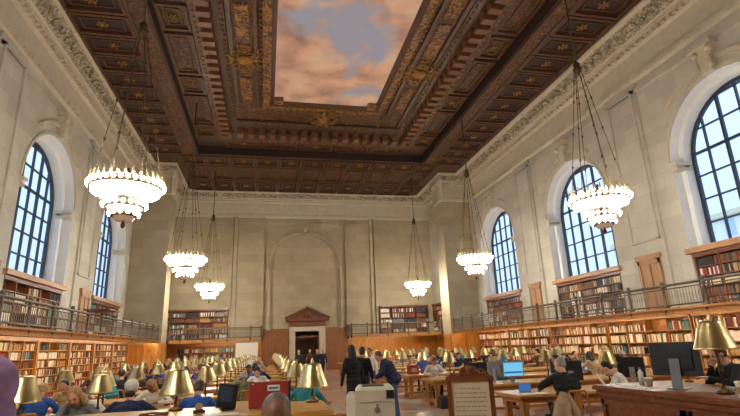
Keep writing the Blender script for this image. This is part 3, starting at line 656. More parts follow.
def table(x0,x1,y,dep,label,group):
    t=thing('reading_table',label,'table',((x0+x1)/2,y,0),0,group); W=(x1-x0)/2; h=dep/2
    MB().bbox((-W,-h,.71),(W,h,.76),.015).box((-W+.03,-h+.03,.69),(W-.03,h-.03,.71)).build('tabletop',M['tabletop'],t)
    a=MB(); a.box((-W+.15,-h+.12,.6),(W-.15,-h+.15,.69)).box((-W+.15,h-.15,.6),(W-.15,h-.12,.69)).box((-W+.12,-h+.12,.6),(-W+.15,h-.12,.69)).box((W-.15,-h+.12,.6),(W-.12,h-.12,.69)); a.build('apron',M['oak'],t)
    lm=MB().bbox((-.07,-.07,0),(.07,.07,.1),.01).bbox((-.055,-.055,.1),(.055,.055,.6),.0).box((-.075,-.075,.5),(.075,.075,.6)).mesh('leg',M['oakz'])
    for sx in (-1,1):
        for sy in (-1,1): link('leg',lm,t,(sx*(W-.2),sy*(h-.2),0))
        MB().box((sx*(W-.2)-.03,-h+.2,.12),(sx*(W-.2)+.03,h-.2,.2)).build('foot_rail',M['oak'],t)
    MB().box((-W+.2,-.03,.13),(W-.2,.03,.19)).build('stretcher',M['oak'],t)
    return t
def chair_proto():
    t=thing('reading_chair','x','chair'); w=.22
    MB().bbox((-w,-.2,.42),(w,.23,.455),.012).build('seat',M['oak'],t)
    lm=MB().tube([(0,0,0),(0,0,.2),(0,0,.42)],[.016,.022,.02],8).mesh('leg',M['oakz'])
    for x in (-1,1):
        for y in (-.16,.19): link('leg',lm,t,(x*.19,y,0))
    MB().tube([(.21*cos(a)*1.0,-.16-.08*sin(max(0,a)) if 0<=a<=pi else -.16,.455+.44*min(1,max(0,sin(a))*1.35)) for a in [pi*i/16 for i in range(17)]],.02,8).build('bow_back',M['oak'],t)
    s=MB()
    s.prism([(-.06,.455),(.06,.455),(.045,.6),(.075,.75),(.05,.88),(-.05,.88),(-.075,.75),(-.045,.6)],1,-.225,-.21); s.build('back_splat',M['oakz'],t)
    MB().tube([(-.19,.02,.16),(.19,.02,.16)],.012,6).tube([(-.19,-.16,.16),(-.19,.19,.16)],.012,6).tube([(.19,-.16,.16),(.19,.19,.16)],.012,6).build('stretcher',M['oak'],t)
    return t
CH=chair_proto(); CH_used=[0]
def chair(x,y,rz,label,group='wooden reading chairs'):
    o=CH if not CH_used[0] else copy_tree(CH); CH_used[0]=1; o.location=(x,y,0); o.rotation_euler=(0,0,rz); return tag(o,label,'chair',group)
LROWS=[10.35,12.75,15.2,17.7,20.2,22.7,25.2,27.7,30.2,32.7]; LX=(-4.4,-2.9,-1.1,.62)
RROWS=[9.35,11.9,14.3,16.9,19.5,22.1,24.7,27.3,29.9,32.4]; RX=(5.35,7.1,8.85,10.6)
TW=1.06
for i,y in enumerate(LROWS): table(-5.5,1.25,y,TW,'%s long oak table from the counter left of the aisle'%ordn(i+1),'long reading tables left of the aisle')
for i,y in enumerate(RROWS): table(4.6,11.6,y,TW,'%s long oak table from the camera right of the aisle'%ordn(i+1),'long reading tables right of the aisle')
COLW=('farthest from','third from','second from','nearest')
for i,y in enumerate(LROWS):
    for j,x in enumerate(LX): lamp(x,y,.76,'brass lamp %s the aisle on the %s left table'%(COLW[j],ordn(i+1)))
for i,y in enumerate(RROWS):
    for j,x in enumerate(RX):
        if (i==0 and j<1) or (i==1 and j==0): continue
        if i==0 and j==1: x=6.95
        lamp(x,y,.76,'brass lamp %s the aisle on the %s right table'%(COLW[3-j],ordn(i+1)))
# small side table behind the counter with its own lamp
table(-5.4,-.4,8.75,.8,'short oak table behind the left front counter','short reading table')
lamp(-2.5,8.7,.76,'tall brass lamp on the short table behind the counter, near the white cap')
# ---- left front counter
CZ=1.03
def panel_face(mb,x0,x1,z0,z1,y,n,d=.03):
    w=(x1-x0)/n
    for i in range(n):
        a,b=x0+w*i+.06,x0+w*(i+1)-.06
        for p in ((a,b,z0,z0+.05),(a,b,z1-.05,z1),(a,a+.05,z0,z1),(b-.05,b,z0,z1)): mb.box((p[0],y-d,p[2]),(p[1],y,p[3]))
t=thing('service_counter','long oak counter across the left foreground holding three brass lamps','counter',(-2.6,6.95,0))
MB().bbox((-3.9,-.75,CZ-.05),(3.42,.45,CZ),.015).build('counter_top',M['tabletop'],t)
MB().box((-3.9,-.78,CZ-.12),(3.42,-.7,CZ-.05)).box((-3.9,-.74,CZ-.17),(3.42,-.7,CZ-.12)).build('edge_moulding',M['oak'],t)
m=MB(); m.box((-3.8,-.66,.08),(3.3,-.6,CZ-.05)); panel_face(m,-3.8,3.3,.2,.84,-.66,7); m.build('front_panel',M['walnut'],t)
m=MB(); m.box((-3.8,-.6,.08),(-3.75,.4,CZ-.05)).box((3.25,-.6,.08),(3.3,.4,CZ-.05)); m.build('end_panel',M['walnutz'],t)
MB().box((-3.75,-.58,0),(3.25,.3,.08)).build('plinth',M['walnut'],t)
for x,l in ((-2.93,'brass lamp at the left end of the front counter, by the picture edge'),(-1.12,'brass lamp in the middle of the left front counter'),(.65,'brass lamp at the right end of the front counter, by the red box')): clamp(x,7.15,CZ,l)
# ---- right front counter
CL_Z=CZ; CZ=1.1
t=thing('service_counter','panelled walnut counter in the right foreground with the big monitor','counter',(4.6,4.5,0))
MB().bbox((-.06,-2.6,1.04),(1.1,2.02,CZ),.02).build('counter_top',M['walnut'],t)
MB().box((-.03,-2.55,.97),(1.06,1.98,1.04)).build('edge_moulding',M['walnut'],t)
m=MB(); m.box((.0,-2.5,.1),(.06,1.94,.97))
for i in range(3):
    a,b=-2.45+1.47*i,-2.45+1.47*(i+1)-.06
    for p in ((a,b,.2,.26),(a,b,.86,.92),(a,a+.06,.2,.92),(b-.06,b,.2,.92)): m.box((-.03,p[0],p[2]),(0,p[1],p[3]))
m.build('front_panel',M['walnut'],t)
MB().box((.06,1.88,.1),(1.04,1.94,.97)).box((.06,-2.5,.1),(1.04,-2.44,.97)).build('end_panel',M['walnutz'],t); MB().box((.04,-2.45,0),(1.0,1.9,.1)).build('plinth',M['walnut'],t)
RLAMP=lamp_proto('counter_lamp',.47,.215,.115,.3); RLAMP.location=(4.93,4.75,CZ); tag(RLAMP,'tall brass lamp on the right foreground counter beside the big monitor','lamp')
# ---- computers
def monitor(name,label,x,y,z,rz,w,h,lift,scr,back,tilt=.06,group=None,bar=None,stand='silver'):
    t=thing(name,label,'monitor',(x,y,z+.002),rz,group); T=Matrix.Rotation(tilt,3,'X')       # the screen faces local -Y
    zc=lift+h/2
    b=MB(); b.cbox((0,0,zc),(w,.03,h),0,T); b.cbox((0,.03,zc),(w*.7,.03,h*.6),0,T); b.build('casing',back,t)
    s=MB(); s.cbox(T@V((0,-.018,0))+V((0,0,zc)),(w-.03,.004,h-.035),0,T); so=s.build('screen',scr,t)
    if bar:
        k=MB(); k.cbox(T@V((0,-.022,-h*.22))+V((0,0,zc)),(w-.05,.003,h*.12),0,T); k.cbox(T@V((0,-.022,h*.42))+V((0,0,zc)),(w-.05,.003,h*.05),0,T); k.build('window_bar',bar,so)
    f=MB(); f.cbox((0,.08,(lift+h*.5)/2+.006),(w*.2,.02,lift+h*.5),0,Matrix.Rotation(.14,3,'X')); f.bbox((-w*.2,-.06,0),(w*.2,.15,.012),.004); f.build('stand',M[stand],t)
    return t
monitor('desktop_monitor','big black monitor seen from behind on the right foreground counter',5.02,5.45,CZ,pi-1.05,.56,.4,.15,M['screen2'],M['black'],stand='grey')
GM='computer monitors on the right tables'
monitor('desktop_monitor','monitor with bright cyan screen facing the camera, middle right tables',5.9,11.45,.76,-.12,.5,.36,.14,M['screen'],M['grey'],.05,GM,M['scrbar'])
monitor('desktop_monitor','black monitor seen from behind, left of the cyan screen',4.96,11.5,.76,pi-.1,.56,.34,.16,M['screen2'],M['black'],.05,GM)
monitor('desktop_monitor','grey monitor seen edge on beside the cyan screen',5.6,11.75,.76,pi*.62,.5,.36,.14,M['screen2'],M['grey'],.05,GM)
monitor('desktop_monitor','dark monitor with silver stand behind the grey-haired sitter in black',6.02,9.3,.76,pi-.2,.52,.38,.16,M['violet'],M['black'],.05,GM)
monitor('desktop_monitor','dark monitor behind the reader in the white shirt',7.45,9.3,.76,pi-.5,.52,.4,.16,M['screen2'],M['charcoal'] if 'charcoal' in M else M['black'],.05,GM)
monitor('desktop_monitor','pale monitor partly hidden by the person with grey hair',7.25,11.6,.76,-.15,.5,.38,.14,M['iron'],M['silver'],.05,GM)
def laptop(x,y,z,rz,label,scr,body='silver',group='open laptops on the reading tables',op=.35):
    t=thing('laptop',label,'laptop',(x,y,z),rz,group)        # the reader sits at local -Y
    MB().bbox((-.16,-.11,0),(.16,.11,.016),.004).build('keyboard_base',M[body],t); T=Matrix.Rotation(-op,3,'X')
    l=MB(); l.cbox(T@V((0,0,.11))+V((0,.115,.015)),(.32,.008,.22),0,T); l.build('lid',M[body],t)
    s=MB(); s.cbox(T@V((0,-.006,.11))+V((0,.115,.015)),(.3,.002,.2),0,T); s.build('screen',M[scr],t)
    return t
def paper(x,y,z,rz,label,w=.21,h=.3,group='loose papers on the tables',name='paper_sheet',m='paper'):
    return tag(MB().bbox((-w/2,-h/2,0),(w/2,h/2,.004),.001).build(name,M[m],None,(x,y,z+.001),rz),label,'paper',group)
def openbook(x,y,z,rz,label,group='open books on the tables'):
    t=thing('open_book',label,'book',(x,y,z),rz,group); m=MB()
    for e in (-1,1): m.prism([(0,.012),(e*.05,.035),(e*.15,.028),(e*.155,.006),(0,.004)],1,-.11,.11)
    m.build('pages',M['paper'],t); MB().box((-.165,-.12,0),(.165,.12,.005)).build('cover',BM[random.randrange(12)],t); return t
# ---- objects on the left counter
CR_Z=CZ; CZ=CL_Z
t=thing('file_box','red upright box with a white and blue label on the left front counter','box',(.06,6.85,CZ+.006),-.03)
m=MB(); m.cbox((0,0,.155),(.5,.1,.31),0,Matrix.Rotation(-.06,3,'X')); m.build('box_body',M['red'],t); MB().cbox((.262,.0,.155),(.03,.115,.31)).build('dark_spine',CL['navy'],t)
MB().cbox((.06,-.055,.235),(.155,.006,.07),0,Matrix.Rotation(-.06,3,'X')).build('white_label',M['paper'],t); MB().cbox((.06,-.06,.235),(.125,.004,.028),0,Matrix.Rotation(-.06,3,'X')).build('blue_print',M['labelblue'],t); MB().cbox((-.2,-.062,.29),(.018,.003,.018)).build('round_sticker',M['paper'],t)
tag(MB().bbox((-.06,-.04,0),(.06,.04,.02),.006).build('wooden_block',M['tabletop'],None,(.14,6.85,CZ+.315),.1),'small tan wooden block lying on top of the red box','block')
t=thing('display_screen','black display tilted on its side beside the red box','monitor',(-.46,6.85,CZ),.25)
T=Matrix.Rotation(-.38,3,'X')@Matrix.Rotation(.18,3,'Y'); MB().cbox((0,0,.165),(.24,.05,.29),0,T).build('casing',M['black'],t); MB().cbox(V((0,0,.165))+T@V((-.02,-.028,.02)),(.16,.004,.2),0,T).build('glossy_panel',M['charcoalgloss'] if 'charcoalgloss' in M else M['iron'],t); MB().prism([(-.08,0),(.1,0),(.08,.06),(0,.12)],0,-.07,.07).build('stand',M['black'],t)
t=thing('tape_dispenser','small tan tape dispenser on the left counter near the middle lamp','dispenser',(-.78,6.7,CZ),.4)
m=MB().prism([(-.06,0),(.07,0),(.07,.03),(.03,.05),(-.06,.04)],1,-.025,.025); m.build('dispenser_body',M['bronze'],t); MB().tube([(0,-.018,.075),(0,.018,.075)],.045,12).build('tape_roll',CL['tan'],t)
t=thing('pencil_tray','curved wooden pencil tray on the left counter beside the middle lamp','tray',(-1.3,6.75,CZ),.1); MB().bbox((-.16,-.05,0),(.16,.05,.015),.004).tube([(-.16,-.05,.02),(0,-.07,.04),(.16,-.05,.02)],.014,6).tube([(-.16,.05,.02),(.16,.05,.02)],.012,6).build('tray',M['walnut'],t)
paper(-2.5,6.8,CZ,.3,'white sheets on the left counter below the person resting on a hand',.34,.24); paper(-2.05,6.9,CZ,-.2,'folded white sheet on the left counter below the cap',.2,.2); paper(-.5,6.45,CZ,.15,'pale sheet on the front edge of the left counter',.4,.25)
chair(-3.35,7.95,.2,'bow-back wooden chair behind the leftmost counter lamp'); chair(1.12,7.0,-.25,'bow-back wooden chair past the right end of the left counter')
# ---- white computer on its low cabinet
t=thing('office_printer','white boxy office machine with a round grey emblem, centre foreground','printer',(1.0,4.75,.95),-.2)
MB().bbox((-.165,-.2,0),(.19,.2,.44),.03).build('housing',M['offwhite'],t); MB().bbox((-.25,-.12,0),(-.167,.18,.38),.02).build('side_tray',M['white'],t)
MB().box((-.1,-.13,.44),(.1,.1,.446)).build('top_slot',M['black'],t); MB().box((.115,-.206,.34),(.185,-.199,.41)).build('control_panel',M['black'],t)
MB().tube([(.03,-.199,.245),(.03,-.206,.245)],.026,16).tube([(.03,-.199,.28),(.034,-.206,.29)],.008,8).build('round_emblem',M['grey'],t); MB().box((-.13,-.204,.31),(.17,-.2,.314)).box((-.13,-.204,.08),(.17,-.2,.084)).build('panel_seams',M['grey'],t)
t=thing('low_cabinet','low wooden cabinet under the white office machine','cabinet',(1.0,4.75,0),-.2); MB().bbox((-.3,-.26,.0),(.28,.26,.95),.01).build('body',M['walnutz'],t); MB().box((-.26,-.28,.1),(.24,-.262,.88)).build('door',M['oakz'],t); 
# ---- framed notice on a stand
t=thing('notice_stand','carved wooden notice frame with a cream printed sheet, centre right foreground','sign',(1.95,4.7,0),-.38)
fw,z0,z1=.2,.62,1.43; m=MB()
for e in (-1,1): m.bbox((e*fw-.022,-.02,z0),(e*fw+.022,.02,z1),.008)
m.bbox((-fw-.03,-.025,z1-.045),(fw+.03,.025,z1),.01).bbox((-fw-.03,-.025,z0),(fw+.03,.025,z0+.045),.01); m.build('frame',M['walnutz'],t)
m=MB(); m.prism([(-.2,z1),(-.17,z1+.035),(-.1,z1+.03),(-.07,z1+.08),(0,z1+.105),(.07,z1+.08),(.1,z1+.03),(.17,z1+.035),(.2,z1)],1,-.018,.018)
for e in (-1,1): m.tube([(e*(.11+.035*cos(a)),-.02,z1+.035+.03*sin(a)) for a in [k*.6 for k in range(10)]],.011,6); 
m.ell((0,-.02,z1+.06),(.035,.02,.04),n=8,k=6); m.build('carved_crest',M['walnut'],t)
pp=MB().box((-fw+.02,-.006,z0+.04),(fw-.02,.006,z1-.04)).build('notice_sheet',M['cream'],t); m=MB()
rr=random.Random(3)
for k in range(16):
    z=z1-.12-.04*k; x=-.15 if k else -.1; xe=.15 if k else .1
    while x<xe: L=rr.uniform(.015,.05); m.box((x,-.0075,z),(min(xe,x+L),-.006,z+.011)); x+=L+.009
m.build('printed_lines',M['faint'],pp)
MB().box((-.03,-.02,.05),(.03,.02,z0)).bbox((-.22,-.16,0),(.22,.16,.05),.02).build('stand',M['walnutz'],t)
# ---- things on the right counter and near right table
CZ=CR_Z
def cup(x,y,z,label,m='paper',h=.11,r=.038,sleeve=True):
    t=thing('paper_cup',label,'cup',(x,y,z),0,'cups on the right counter'); MB().lathe([(.001,0),(r*.75,0),(r,h)],16).build('cup_body',M[m] if m in M else CL[m],t)
    MB().lathe([(r*1.06,h-.004),(r*1.06,h+.01),(r*.9,h+.016),(.001,h+.016)],16).build('lid',M['white'],t)
    if sleeve: MB().lathe([(r*.84,h*.3),(r*.95,h*.75)],16).build('cardboard_sleeve',CL['tan'],t)
cup(4.72,4.35,CZ,'brown sleeved paper cup on the counter below the tall lamp',h=.15,r=.05); cup(4.95,4.28,CZ,'white paper cup with lid at the right edge of the counter',h=.13,r=.048,sleeve=False); cup(4.92,5.85,CZ,'tan cup with blue lid beside the big monitor','tan',.1,.045,False)
tag(MB().bbox((-.17,-.06,0),(.17,.06,.018),.004).build('keyboard',M['grey'],None,(5.42,5.12,CZ+.001),1.2),'grey keyboard before the person in black at the right counter','keyboard')
paper(4.75,5.8,CZ,.4,'white sheet beside the big monitor on the right counter',.21,.3); paper(4.82,6.1,CZ,.1,'white sheet at the far end of the right counter',.21,.3)
t=thing('water_bottle','clear white bottle behind the big monitor','bottle',(5.1,6.2,CZ)); MB().lathe([(.001,0),(.035,0),(.035,.15),(.014,.19),(.014,.21)],14).build('bottle_body',M['white'],t); MB().lathe([(.016,.2),(.016,.225),(.001,.225)],12).build('cap',M['labelblue'],t)
laptop(5.0,9.3,.76,-.5,'tablet-sized laptop with blue screen in front of the grey-haired sitter in black','scrbar','silver',op=.5).scale=(.72,)*3; paper(4.85,9.02,.76,.3,'white paper left of the laptop of the grey-haired sitter',.3,.21); paper(5.15,8.98,.76,-.1,'white paper in front of the grey-haired sitter in black',.21,.3); paper(6.5,9.0,.76,.1,'white paper on the near right table beyond the grey-haired sitter',.3,.21)
t=thing('storage_box','red and orange box on the end of the fourth right table','box',(4.95,16.8,.76),.1); MB().bbox((-.17,-.12,0),(.17,.12,.3),.006).build('box_body',M['red'],t); MB().box((-.1,-.123,.08),(.1,-.12,.2)).build('orange_label',M['labelo'] if 'labelo' in M else CL['tan'],t)
t=thing('tote_bag','dark bag standing on the floor under the third right table at the aisle','bag',(4.95,13.75,0)); MB().bbox((-.17,-.1,0),(.17,.1,.34),.04).build('bag_body',CL['charcoal'],t); MB().tube([(-.09,0,.33),(-.07,0,.45),(.07,0,.45),(.09,0,.33)],.012,6).build('handle',CL['black'],t)
t=thing('poster_banner','tall white banner with grey drawing, below the far gallery','poster',(-1.3,37.6,0)); m=MB(); m.box((-.78,-.02,.55),(.78,.02,2.3)); m.build('banner_cloth',M['paper'],t)
m=MB()
for pts in ([(-.6,1.0),(-.5,1.35),(-.42,1.0)],[(-.3,1.0),(-.25,1.4),(-.1,1.3),(-.2,1.05)],[(.05,1.05),(.1,1.45),(.25,1.1),(.3,1.4)],[(.4,1.1),(.6,1.1),(.6,1.35),(.42,1.35),(.42,1.2),(.55,1.2)]): m.tube([(x,-.024,z) for x,z in pts],.03,5)
m.build('grey_strokes',M['ink'],t); m=MB().box((-.8,-.03,2.28),(.8,.03,2.34)).box((-.05,-.03,.02),(.05,.03,.56)).box((-.5,-.2,0),(.5,.2,.03)); m.build('stand',M['grey'],t)
# ------------------------------------------------------------------ people
def rx(a): return Matrix.Rotation(a,3,'X')
def ik(a,b,l1,l2,pole):
    d=b-a; L=min(d.length,(l1+l2)*.995); d.normalize(); b=a+d*L
    x=(l1*l1-l2*l2+L*L)/(2*L); h=sqrt(max(0,l1*l1-x*x)); p=(pole-d*pole.dot(d)).normalized(); return a+d*x+p*h,b
SK,TOP,BOT,SHOE,EYE,LIP=range(6)
def body(key,seated=True,lean=.2,head=.35,yaw=0.,roll=0.,hands=((.16,.42,.845),(-.16,.42,.845)),vox=.013,face=False,legs='sit',skirt=False,long_sleeve=True,bulk=1.,step=.1):
    B=[]; S=[]        # balls/cones for the mesh, labelled segments for the materials
    mb=MB()
    def cone(a,b,r0,r1,l,n=10):
        a,b=V(a),V(b); mb.tube([a,b],[r0,r1],n); mb.ell(a,(r0,)*3,n=10,k=6); mb.ell(b,(r1,)*3,n=10,k=6); S.append((a,b,r0,r1,l))
    def ball(c,r,l,rot=None):
        mb.ell(c,r,0,rot,n=14,k=10); m=sum(r)/3; S.append((V(c),V(c),m,m,l))
    P=V((0,0,.6 if seated else .93)); RL_=rx(-lean); up=RL_@V((0,0,1)); fw=RL_@V((0,1,0))
    ball(P,(.17*bulk,.125*bulk,.13),BOT if not seated and bulk<1.2 else TOP,RL_); 
    for k,(u,wx,wy) in enumerate(((.1,.155,.115),(.2,.16,.115),(.3,.175,.12),(.38,.18,.115))): ball(P+up*u+fw*.01,(wx*bulk,wy*bulk,.1),TOP,RL_)
    if skirt:
        for k in range(5): ball(P+V((0,-.01,-.08-.1*k)),(.165+.012*k,.135+.012*k,.12),TOP)
    sh=[P+up*.46+V((e*.165,0,0)) for e in (1,-1)]; cone(sh[0],sh[1],.062,.062,TOP); cone(P+up*.42,P+up*.5,.1,.06,TOP)
    Nk=P+up*.5; hd=rx(-(lean*.6+head)); Hr=hd@Matrix.Rotation(yaw,3,'Z')@Matrix.Rotation(roll,3,'Y'); Hc=Nk+hd@V((0,.03,.18)); cone(Nk+up*.0,Hc+Hr@V((0,-.02,-.06)),.056,.052,SK)
    ball(Hc+Hr@V((0,-.005,.025)),(.076,.095,.1),SK,Hr); ball(Hc+Hr@V((0,.018,-.05)),(.06,.07,.07),SK,Hr); ball(Hc+Hr@V((0,.062,-.088)),(.025,.02,.02),SK,Hr)
    cone(Hc+Hr@V((0,.088,.005)),Hc+Hr@V((0,.105,-.03)),.009,.015,SK,8)
    for e in (1,-1):
        ball(Hc+Hr@V((e*.076,-.008,-.008)),(.012,.02,.032),SK,Hr)
        c=Hc+Hr@V((e*.031,.084,.008)); S.append((c,c,.013,.013,EYE)); ball(Hc+Hr@V((e*.031,.08,.01)),(.016,.011,.011),SK,Hr); S.pop()
        cone(Hc+Hr@V((e*.014,.092,.034)),Hc+Hr@V((e*.045,.08,.036)),.007,.005,SK,6)
    S.append((Hc+Hr@V((.02,.084,-.06)),Hc+Hr@V((-.02,.084,-.06)),.012,.012,LIP)); cone(Hc+Hr@V((.02,.078,-.06)),Hc+Hr@V((-.02,.078,-.06)),.012,.012,SK,6)
    for i,e in enumerate((1,-1)):
        t=V(hands[i]); 
        if t.z<0: t=sh[i]+V((e*.09,.08,-.53))
        el,wr=ik(sh[i],t,.29,.255,V((e*1.0,-.5,-.25)) if t.z<.97 or not seated else V((e*.5,.1,-1)))
        cone(sh[i],el,.056*bulk,.045*bulk,TOP); cone(el,wr,.046*bulk,.031*bulk,TOP if long_sleeve else SK)
        d=(wr-el).normalized(); 
        if (t-Hc).length<.2: d=(Hc-wr).normalized()
        n=V((0,0,1)) if abs(d.z)<.75 else V((e,0,0)); sd=d.cross(n).normalized(); n=sd.cross(d).normalized(); M3=Matrix((sd,d,n)).transposed()
        cone(wr-d*.01,wr+d*.03,.028,.026,SK,8); ball(wr+d*.055,(.04,.05,.017),SK,M3)
        for j,(o,L) in enumerate(((-.029,.066),(-.0095,.078),(.0105,.073),(.029,.056))):
            a=wr+d*.095+sd*o; m1=a+(d*.93-n*.3)*L*.55+sd*o*.15; m2=m1+(d*.6-n*.75)*L*.5; cone(a-d*.02,m1,.0098,.009,SK,6); cone(m1,m2,.009,.0075,SK,6)
        th=-1 if sd.dot(V((e,0,0)))>0 else 1; a=wr+d*.035+sd*th*.03; cone(a,a+(d*.55+sd*th*.75-n*.2)*.042,.012,.0105,SK,6); b=a+(d*.55+sd*th*.75-n*.2)*.042; cone(b,b+(d*.95+sd*th*.1-n*.25)*.03,.0105,.009,SK,6)
    for e in (1,-1):
        h=P+V((e*.09,0,-.04))
        if seated: k=V((e*.11,.43,.525)); a=V((e*.115,.38,.1)); toe=V((e*.13,.55,.045))
        else: k=V((e*.1,.03+e*step,.5)); a=V((e*.1,-.02+e*step*1.3,.09)); toe=a+V((e*.02,.15,-.045))
        cone(h,k,.088,.06,BOT); cone(k,a,.058,.04,BOT); cone(a,a+V((0,-.03,-.045)),.04,.04,SHOE); cone(a+V((0,0,-.045)),toe,.042,.035,SHOE)
    tmp=bpy.data.objects.new('tmp',mb.mesh('tmp',[])); COL.objects.link(tmp)
    rm=tmp.modifiers.new('r','REMESH'); rm.mode='VOXEL'; rm.voxel_size=vox; rm.use_smooth_shade=True
    sm=tmp.modifiers.new('s','SMOOTH'); sm.factor=.5; sm.iterations=2
    me=bpy.data.meshes.new_from_object(tmp.evaluated_get(bpy.context.evaluated_depsgraph_get())); me.name='person_body'
    bpy.data.objects.remove(tmp)
    n=len(me.polygons); c=np.empty(n*3); me.polygons.foreach_get('center',c); c=c.reshape(-1,3); best=np.full(n,9.); lab=np.zeros(n,int)
    for a,b,q0,q1,l in S:
        a=np.array(a);b=np.array(b); d=b-a; L=d@d; t=np.clip(((c-a)@d)/L,0,1) if L>1e-9 else np.zeros(n)
        dist=np.linalg.norm(c-(a+t[:,None]*d),axis=1)-(q0+(q1-q0)*t)
        if l in (EYE,LIP): dist=np.where(dist<0,-1,9)
        u=dist<best; best[u]=dist[u]; lab[u]=l
    me.materials.clear()
    for k in range(6): me.materials.append(M['skin'])
    me.polygons.foreach_set('material_index',lab); me.polygons.foreach_set('use_smooth',[True]*n); me.update()
    return dict(mesh=me,Hc=Hc,Hr=Hr,Nk=Nk,up=up,P=P,RL=RL_)
HC={}
def hair_mesh(bd,style,key):
    if (key,style) in HC: return HC[(key,style)]
    mb=MB(); Hc,Hr=bd['Hc'],bd['Hr']; e=lambda c,r: mb.ell(Hc+Hr@V(c),r,0,Hr,n=14,k=10)
    if style in('short','grey'): e((0,-.022,.04),(.085,.098,.098)); e((0,-.05,-.02),(.075,.06,.07))
    elif style=='crop': e((0,-.026,.034),(.08,.094,.098)); e((0,-.055,-.02),(.066,.05,.055))
    elif style=='receding': e((0,-.03,.04),(.081,.092,.095)); e((0,-.06,-.02),(.068,.05,.055))
    elif style=='nape': e((0,-.05,-.07),(.07,.055,.05))
    elif style=='long': e((0,-.022,.036),(.092,.1,.105)); e((0,-.06,-.06),(.085,.06,.12)); e((.07,-.02,-.06),(.03,.05,.12)); e((-.07,-.02,-.06),(.03,.05,.12)); e((0,-.07,-.16),(.09,.045,.1))
    elif style=='bun': e((0,-.022,.036),(.086,.1,.102)); e((0,-.09,.1),(.045,.045,.045)); e((0,-.05,-.02),(.075,.06,.06))
    elif style=='hood': e((0,-.03,.03),(.12,.125,.14)); e((0,-.05,-.1),(.12,.1,.12)); e((0,-.02,-.2),(.2,.14,.1))
    elif style=='cap': e((0,-.02,.045),(.094,.11,.09))
    tmp=bpy.data.objects.new('tmp',mb.mesh('tmp',[])); COL.objects.link(tmp); rm=tmp.modifiers.new('r','REMESH'); rm.mode='VOXEL'; rm.voxel_size=.012; rm.use_smooth_shade=True; sm=tmp.modifiers.new('s','SMOOTH'); sm.iterations=2
    me=bpy.data.meshes.new_from_object(tmp.evaluated_get(bpy.context.evaluated_depsgraph_get())); me.name='hair'; bpy.data.objects.remove(tmp); me.materials.clear(); me.materials.append(HAIR['black']); HC[(key,style)]=me
    return me
def dress(o,ms):
    for i,m in enumerate(ms): o.material_slots[i].link='OBJECT'; o.material_slots[i].material=m
BD={}
def person(label,key,loc,rz,top,bot='charcoal',skin='skin',hair='short',hcol='black',group=None,scale=1.,prop=None):
    bd=BD[key]; o=link('person',bd['mesh'],None,loc,rz); o.scale=(scale,)*3; tag(o,label,'person',group)
    dress(o,[M[skin],CL[top],CL[bot],CL['black'],M['eye'],M['lip']])
    if hair:
        hm=hair_mesh(bd,'short' if hair=='caphair' else hair,key); h=link('hood' if hair=='hood' else ('cap' if hair=='cap' else 'hair'),hm,o); dress(h,[HAIR[hcol] if hcol in HAIR else (CL[hcol] if hcol in CL else M[hcol])])
    return o
BD['read']=body('read',lean=.25,head=.55); BD['type']=body('type',lean=.12,head=.15,hands=((.12,.45,.85),(-.12,.45,.85))); BD['cheek']=body('cheek',lean=.35,head=.35,roll=.2,hands=((.09,.27,1.11),(-.2,.42,.845)))
BD['hunch']=body('hunch',lean=.5,head=.5,hands=((.2,.5,.845),(-.2,.5,.845))); BD['turn']=body('turn',lean=.15,head=.25,yaw=.7,hands=((.1,.45,.845),(-.2,.42,.845)))
BD['coat']=body('coat',seated=False,lean=.05,head=.2,hands=((0,0,-1),(0,0,-1)),step=.03,bulk=1.1,skirt=True)
BD['stand']=body('stand',seated=False,lean=.03,head=.15,hands=((0,0,-1),(0,0,-1)),step=.03); BD['walk']=body('walk',seated=False,lean=.06,head=.1,hands=((0,0,-1),(0,0,-1)),step=.13)
# ---- named figures
BD['capped']=body('capped',lean=.5,head=-.15,hands=((.2,.5,.845),(-.2,.5,.845)),bulk=1.2)
BD['bend']=body('bend',seated=False,lean=.5,head=.45,hands=((.16,.42,1.0),(-.16,.42,1.0)),step=.05,vox=.01,bulk=1.5)
BD['near']=body('near',lean=.1,head=.25,hands=((.12,.4,.9),(-.12,.4,.9)),vox=.009)
BD['elder']=body('elder',lean=.22,head=.28,yaw=.6,hands=((.15,.48,.85),(-.3,.46,.85)),vox=.009,bulk=1.25)
BD['desk']=body('desk',lean=.3,head=.3,roll=-.2,hands=((.06,.33,1.06),(-.12,.46,.93)),vox=.008)
BD['boy']=body('boy',lean=.4,head=.55,hands=((.14,.44,.85),(-.14,.44,.85)),vox=.009)
o=person('person in a padded navy jacket bending forward in the aisle','bend',(3.12,12.2,0),pi*.36,'navy','denim','skin','crop','brown')
person('person with dark hair and long black coat standing in the aisle','coat',(2.05,11.9,0),.25,'black','black','skin','long','black',scale=1.03)
person('second person in black standing just behind the long black coat','coat',(2.45,12.9,0),-.4,'black','charcoal','skin2','short','black')
person('person in a white top beyond the navy jacket','stand',(3.35,16.2,0),2.6,'white','denim','skin2','short','black',scale=.97)
DG='people near the far doorway'
for x,y,r,t,l in ((1.98,30.5,3.0,'charcoal','person in charcoal left of the far doorway group'),(2.7,31.5,3.3,'brown','person in brown walking out of the far doorway'),(2.98,29.6,2.9,'black','person in black before the far doorway'),(3.42,30.8,3.4,'navy','person in navy right of the far doorway group')):
    person(l,'walk' if r>3.1 else 'stand',(x,y,0),r,t,'black','skin','short',random.choice(('black','brown','grey')),DG,.96)
